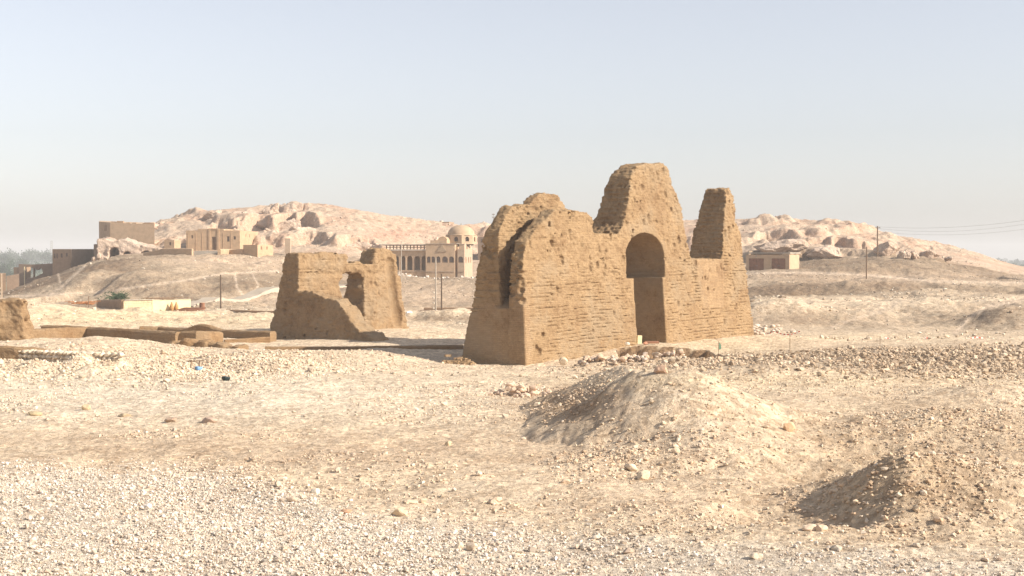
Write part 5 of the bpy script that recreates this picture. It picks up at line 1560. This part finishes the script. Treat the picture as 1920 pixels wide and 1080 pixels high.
pr, pp, ph = pole("dark wooden utility pole with a crossarm on the right hill", 1645, 424, 488, 281, .15, ((.95, .35),))
pole("plain dark pole lower down the slope left of the crossarm pole", 1624.5, 463, 538, 226, .11)
pole("plain weathered pole beside the white road left of the smaller ruin", 414, 515, 583, 165, .10, (), M_BARK)
pole("pole with white insulators on one side before the domed house", 817, 484, 592, 150, .09, (), M_CONC, "utility_pole", True)
pole("plain pole just right of the insulator pole before the domed house", 828, 513, 592, 151, .09, (), M_BARK)
pole("thin pole rising in front of the loggia behind the smaller ruin", 752.5, 452, 540, 240, .09, (), M_CONC)
pole("pale pole with insulators at the left edge of the photo", 3, 513, 559, 205, .12, (), M_STONEWORK, "utility_pole", True)
an = pole("thin radio mast on the skyline left of the gateway", 925, 400, 480, 360, .07, ((.7, .3), (.7, 1.0)), M_METAL, "radio_mast")
def wire(label, a, b, sag, r=.017):
    mb = MB(); a, b = Vector(a), Vector(b); pts = []
    for i in range(25):
        t = i / 24; p = a.lerp(b, t); p.z -= sag * 4 * t * (1 - t); pts.append(p - a)
    mb.tube(pts, r, 5); o = mb.build("power_line", M_METAL); o.location = a; tag(o, label, "wire")


topz = pp[2] + ph
wire("topmost wire running right from the crossarm pole", (pp[0] - .4, pp[1], topz - .1), P(2010, 398, 250), 1.2)
wire("middle wire running right from the crossarm pole", (pp[0] + .4, pp[1], topz - .5), P(2010, 402, 262), 1.6)
wire("lowest wire running right from the crossarm pole", (pp[0], pp[1] + .1, topz - 1.1), P(2010, 415, 262), 1.4)


def stake(label, px, ytop, ybot, d, flag=None):
    p = P(px, ybot, d); hgt = zpx(ytop, d) - p[2]; root = thing("stake", label, "stake", p)
    mb = MB(); mb.tube([(0, 0, -.3), (0, 0, hgt)], .018, 6); mb.build("rod", M_WOOD, root)
    if flag:
        m_ = MB(); m_.extr([(0.02, hgt * .35), (.14, hgt * .42), (.12, hgt * .75), (.03, hgt * .95)], [], -.01, .01); m_.build("flag", flag, root)


stake("thin stake with a small green flag before the gateway", 1347.5, 640, 664, 79, M_GREEN)
stake("thin bare stake right of the gateway, nearer the tower than the other two", 1481, 622, 660, 88)
stake("thin bare stake in the middle of the path right of the gateway", 1650, 630, 662, 88)
stake("short bare stake at the start of the striped tape", 1700, 626, 640, 99)
stake("thin bare stake beside the trench left of the gateway", 737, 667, 692, 77)


def tape(label, pts, n):
    root = thing("barrier_tape", label, "tape", pts[0])
    r, w = MB(), MB(); pts = [Vector(p) for p in pts]; o = pts[0]
    for k_ in range(len(pts) - 1):
        for i in range(n):
            t0, t1 = i / n, (i + 1) / n
            a, b = pts[k_].lerp(pts[k_ + 1], t0), pts[k_].lerp(pts[k_ + 1], t1)
            a.z -= .25 * 4 * t0 * (1 - t0); b.z -= .25 * 4 * t1 * (1 - t1); a -= o; b -= o
            m_ = r if i % 2 else w
            m_.add([(a.x, a.y, a.z), (b.x, b.y, b.z), (b.x, b.y, b.z + .08), (a.x, a.y, a.z + .08), (a.x, a.y + .004, a.z), (b.x, b.y + .004, b.z), (b.x, b.y + .004, b.z + .08), (a.x, a.y + .004, a.z + .08)],
                   [(0, 1, 2, 3), (7, 6, 5, 4), (0, 4, 5, 1), (3, 2, 6, 7), (0, 3, 7, 4), (1, 5, 6, 2)])
    r.build("red_stripe", M_RED, root); w.build("white_stripe", M_CARW, root)


tape("red and white striped tape stretched along the path at the right", [P(1660, 634, 101), P(1740, 634, 102), P(1830, 633, 103), P(1940, 629, 104)], 24)
tape("red and white striped tape lying by the rubble behind the side tower", [P(1414, 620, 108), P(1452, 622, 107), P(1500, 622, 106)], 14)

# rubbish on the left bank
V, F_ = make_rock_mesh("r", 77, 3, .4, .8, .6)
for nm, lab, cat, px, py, s, m_ in (("plastic_bag", "crumpled light blue plastic bag in the rubbish on the left bank", "bag", 371, 696, .34, M_BLUE), ("black_bag", "black plastic bag lying at the foot of the left bank", "bag", 422, 714, .34, M_BLACK)):
    p = hit(px, py); o = mesh_np(nm, V * s * np.array((.75, .5, .55)), F_, m_, None, True); o.location = (p[0], p[1], p[2] + .1); tag(o, lab, cat)
p = hit(365, 694); fr_ = thing("broken_frame", "small dark broken wooden frame standing in the rubbish", "frame", p)
for nm, a, b in (("leg", (-.22, 0, -.1), (-.2, 0, .42)), ("leg", (.2, 0, -.1), (.22, 0, .42)), ("crossbar", (-.4, 0, .43), (.42, .05, .45))):
    m_ = MB(); m_.tube([a, b], .03, 6); m_.build(nm, M_WOOD, fr_)

# ------------------------------------------------------------------ plants and far trees
def palm():
    p = P(222, 563, 182); root = thing("date_palm", "bushy green date palm behind the cream workshop", "palm", p)
    mb = MB(); mb.tube([(0, 0, -1.2), (0, 0, .3)], .25, 8); mb.build("trunk", M_BARK, root)
    r = random.Random(2); mb = MB()
    for k_ in range(42):
        az = r.uniform(0, 6.28); el = r.uniform(.5, 1.4); L = r.uniform(1.2, 1.9)
        bx, by = r.uniform(-.7, .7), r.uniform(-.3, .3); pts = []
        for i in range(8):
            t = i / 7; e_ = el - .8 * t * t; pts.append((bx + L * t * math.cos(az) * math.cos(e_), by + L * t * math.sin(az) * math.cos(e_), L * t * math.sin(e_) * .95))
        mb.tube(pts, .025, 4, .006)
        for i in range(1, 8):
            x, y, z = pts[i]
            for sd in (-1, 1):
                for q in range(2):
                    ll = .42 * (1 - .4 * i / 8); a2 = az + sd * r.uniform(.5, .9)
                    tx, ty, tz = x + ll * math.cos(a2), y + ll * math.sin(a2), z + r.uniform(-.02, .22)
                    mb.add([(x, y, z), (x + .03, y, z + .05), (tx, ty, tz), (tx, ty, tz - .02)], [(0, 1, 2, 3)])
    mb.build("fronds", M_LEAF, root, False, False)


palm()


def crown_mesh(seed, n=1400):
    r = np.random.default_rng(seed)
    cl = r.normal(0, .45, (16, 3)) * np.array((1, 1, .6)); cl[:, 2] += .2
    c = cl[r.integers(0, 16, n)] + r.normal(0, .2, (n, 3))
    a = r.normal(size=(n, 3)); a /= np.linalg.norm(a, axis=1)[:, None]; b = np.cross(a, r.normal(size=(n, 3))); b /= np.linalg.norm(b, axis=1)[:, None]
    s = r.uniform(.05, .11, (n, 1))
    V = np.stack([c - a * s, c - b * s * .7, c + a * s, c + b * s * .7], 1).reshape(-1, 3)
    F_ = np.arange(4 * n).reshape(n, 4)
    return V, F_


CR = [crown_mesh(i) for i in range(4)]
protos = []
TREES = [(8, 482, 22, 1500), (30, 475, 26, 1700), (52, 480, 24, 1600), (68, 472, 26, 1900), (84, 477, 24, 1700), (92, 480, 20, 1500), (15, 490, 16, 1250), (40, 492, 14, 1200), (8, 503, 22, 900), (20, 512, 12, 820),
         (-20, 480, 28, 1600), (-45, 485, 26, 1400), (60, 500, 9, 1000), (75, 496, 9, 1050), (36, 506, 8, 950), (1900, 500, 14, 1500), (1914, 503, 12, 1300), (1935, 502, 16, 1350), (1960, 500, 18, 1400), (1886, 499, 9, 1700)]
for i, (px, py, hh_, d) in enumerate(TREES):
    m_ = d / FPX; hgt = max(4.0, hh_ * m_ * .75); x = (px - 960) * m_
    where = "left of the far houses" if px < 960 else "beyond the right end of the hill"
    root = thing("tree", "hazy grey green tree on the far plain " + where, "tree", (x, d, FAR_Z), RNG.uniform(0, 6), "trees on the far plain")
    hgt = zpx(py - hh_ * .5, d) - FAR_Z; hgt = float(np.clip(hgt, 5, 24))
    if i < 4:
        V, F_ = CR[i]
        cr_ = mesh_np("crown", V, F_, M_TREE, None, False, root)
        mb = MB(); mb.tube([(0, 0, -.05), (.01, 0, .3), (0, .01, .6)], .035, 7, .02)
        for q in range(4): mb.tube([(0, 0, .3), (.18 * math.cos(q * 1.6), .18 * math.sin(q * 1.6), .6)], .015, 5, .006)
        tr_ = mb.build("trunk", M_BARK, root); protos.append((cr_, tr_))
    else:
        a, b = protos[i % 4]
        cr_ = a.copy(); COL.objects.link(cr_); cr_.parent = root
        tr_ = b.copy(); COL.objects.link(tr_); tr_.parent = root
    cr_.location = (0, 0, hgt * .62); cr_.scale = (hgt * .42, hgt * .42, hgt * .42)
    tr_.scale = (hgt, hgt, hgt * .85)
# the wood along the end of the plain
r = np.random.default_rng(3); n = 60000
k_ = r.uniform(-.8, .8, n); dd_ = r.uniform(2100, 3600, n)
ht = 9 + 8 * fbm2(k_ * 60, dd_ / 300, 3, 5) + 3 * fbm2(k_ * 300, dd_ / 90, 2, 6)
c = np.stack([k_ * dd_, dd_, FAR_Z + r.uniform(0, 1, n) * np.maximum(ht, 1)], 1)
a = r.normal(size=(n, 3)); a /= np.linalg.norm(a, axis=1)[:, None]; b = np.cross(a, r.normal(size=(n, 3))); b /= np.linalg.norm(b, axis=1)[:, None]; s = r.uniform(1.2, 3.2, (n, 1))
V = np.stack([c - a * s, c - b * s, c + a * s, c + b * s], 1).reshape(-1, 3)
tag(mesh_np("treeline", V, np.arange(4 * n).reshape(n, 4), M_TREE, None, False), "hazy belt of trees along the far end of the plain", "trees", None, "stuff")
# far lattice mast
root = thing("lattice_mast", "faint grey lattice mast in the haze above the far left trees", "mast", P(97, 500, 1900))
mb = MB(); hm2 = zpx(451, 1900) - zpx(500, 1900)
for sx in (-1.1, 1.1):
    for sy in (-1.1, 1.1): mb.tube([(sx * 1.3, sy * 1.3, -6), (sx * .8, sy * .8, hm2)], .28, 5)
for i in range(12):
    z0, z1 = hm2 * i / 12, hm2 * (i + 1) / 12
    mb.tube([(-1.2, -1.2, z0), (1.1, -1.1, z1)], .12, 4); mb.tube([(1.2, 1.2, z0), (-1.1, 1.1, z1)], .12, 4)
mb.build("frame", M_METAL, root)

# ------------------------------------------------------------------ air
HAZE = 3.8e-4
mb = MB(); mb.box(-5300, 5300, -60, 6100, -40, 45)
hz = mb.build("haze", bpy.data.materials.new("haze_air"))
m_ = hz.data.materials[0]; m_.use_nodes = True; nt = m_.node_tree; nt.nodes.clear()
out = nt.nodes.new("ShaderNodeOutputMaterial"); pv = nt.nodes.new("ShaderNodeVolumePrincipled")
pv.inputs["Color"].default_value = (1.0, .99, .97, 1); pv.inputs["Density"].default_value = HAZE; pv.inputs["Anisotropy"].default_value = 0.0
nt.links.new(pv.outputs[0], out.inputs["Volume"])
tag(hz, "pale dusty haze hanging over the whole plain", "haze", None, "stuff")

# ------------------------------------------------------------------ light, sky, camera
SUN_EL, SUN_AZ = math.radians(31), math.radians(-18)      # azimuth counted from +X (right of the photo) towards +Y
sd = Vector((math.cos(SUN_EL) * math.cos(SUN_AZ), math.cos(SUN_EL) * math.sin(SUN_AZ), math.sin(SUN_EL)))
sl = bpy.data.lights.new("sun", 'SUN'); sl.energy = 3.7; sl.angle = math.radians(.55); sl.color = (1, .92, .81)
so_ = bpy.data.objects.new("sun", sl); COL.objects.link(so_); so_.rotation_euler = sd.to_track_quat('Z', 'Y').to_euler(); so_.location = sd * 100
w = bpy.data.worlds.new("World"); SC.world = w; w.use_nodes = True; nt = w.node_tree
bg = nt.nodes["Background"]
sky = nt.nodes.new("ShaderNodeTexSky"); sky.sky_type = 'NISHITA'; sky.sun_disc = False
sky.sun_elevation = SUN_EL; sky.sun_rotation = math.pi / 2 - SUN_AZ
sky.altitude = 80; sky.air_density = 1.0; sky.dust_density = 1.25; sky.ozone_density = 1.0
hsv = nt.nodes.new("ShaderNodeHueSaturation"); hsv.inputs["Saturation"].default_value = .42
nt.links.new(sky.outputs[0], hsv.inputs["Color"]); nt.links.new(mixc(nt, hsv.outputs[0], (1.01, .99, 1.025), 1.0, "MULTIPLY"), bg.inputs[0])
bg.inputs[1].default_value = .083

cam = bpy.data.cameras.new("camera"); cam.lens = 36.0 * FPX / 1920; cam.sensor_width = 36; cam.clip_start = .5; cam.clip_end = 20000
co = bpy.data.objects.new("camera", cam); COL.objects.link(co); co.rotation_euler = (math.pi / 2 - PITCH, 0, 0); SC.camera = co
SC.view_settings.view_transform = 'Standard'; SC.view_settings.look = 'None'; SC.view_settings.gamma = 1.0
SC.view_settings.exposure = 1.06
SC.cycles.max_bounces = 6; SC.cycles.volume_bounces = 0; SC.cycles.diffuse_bounces = 4
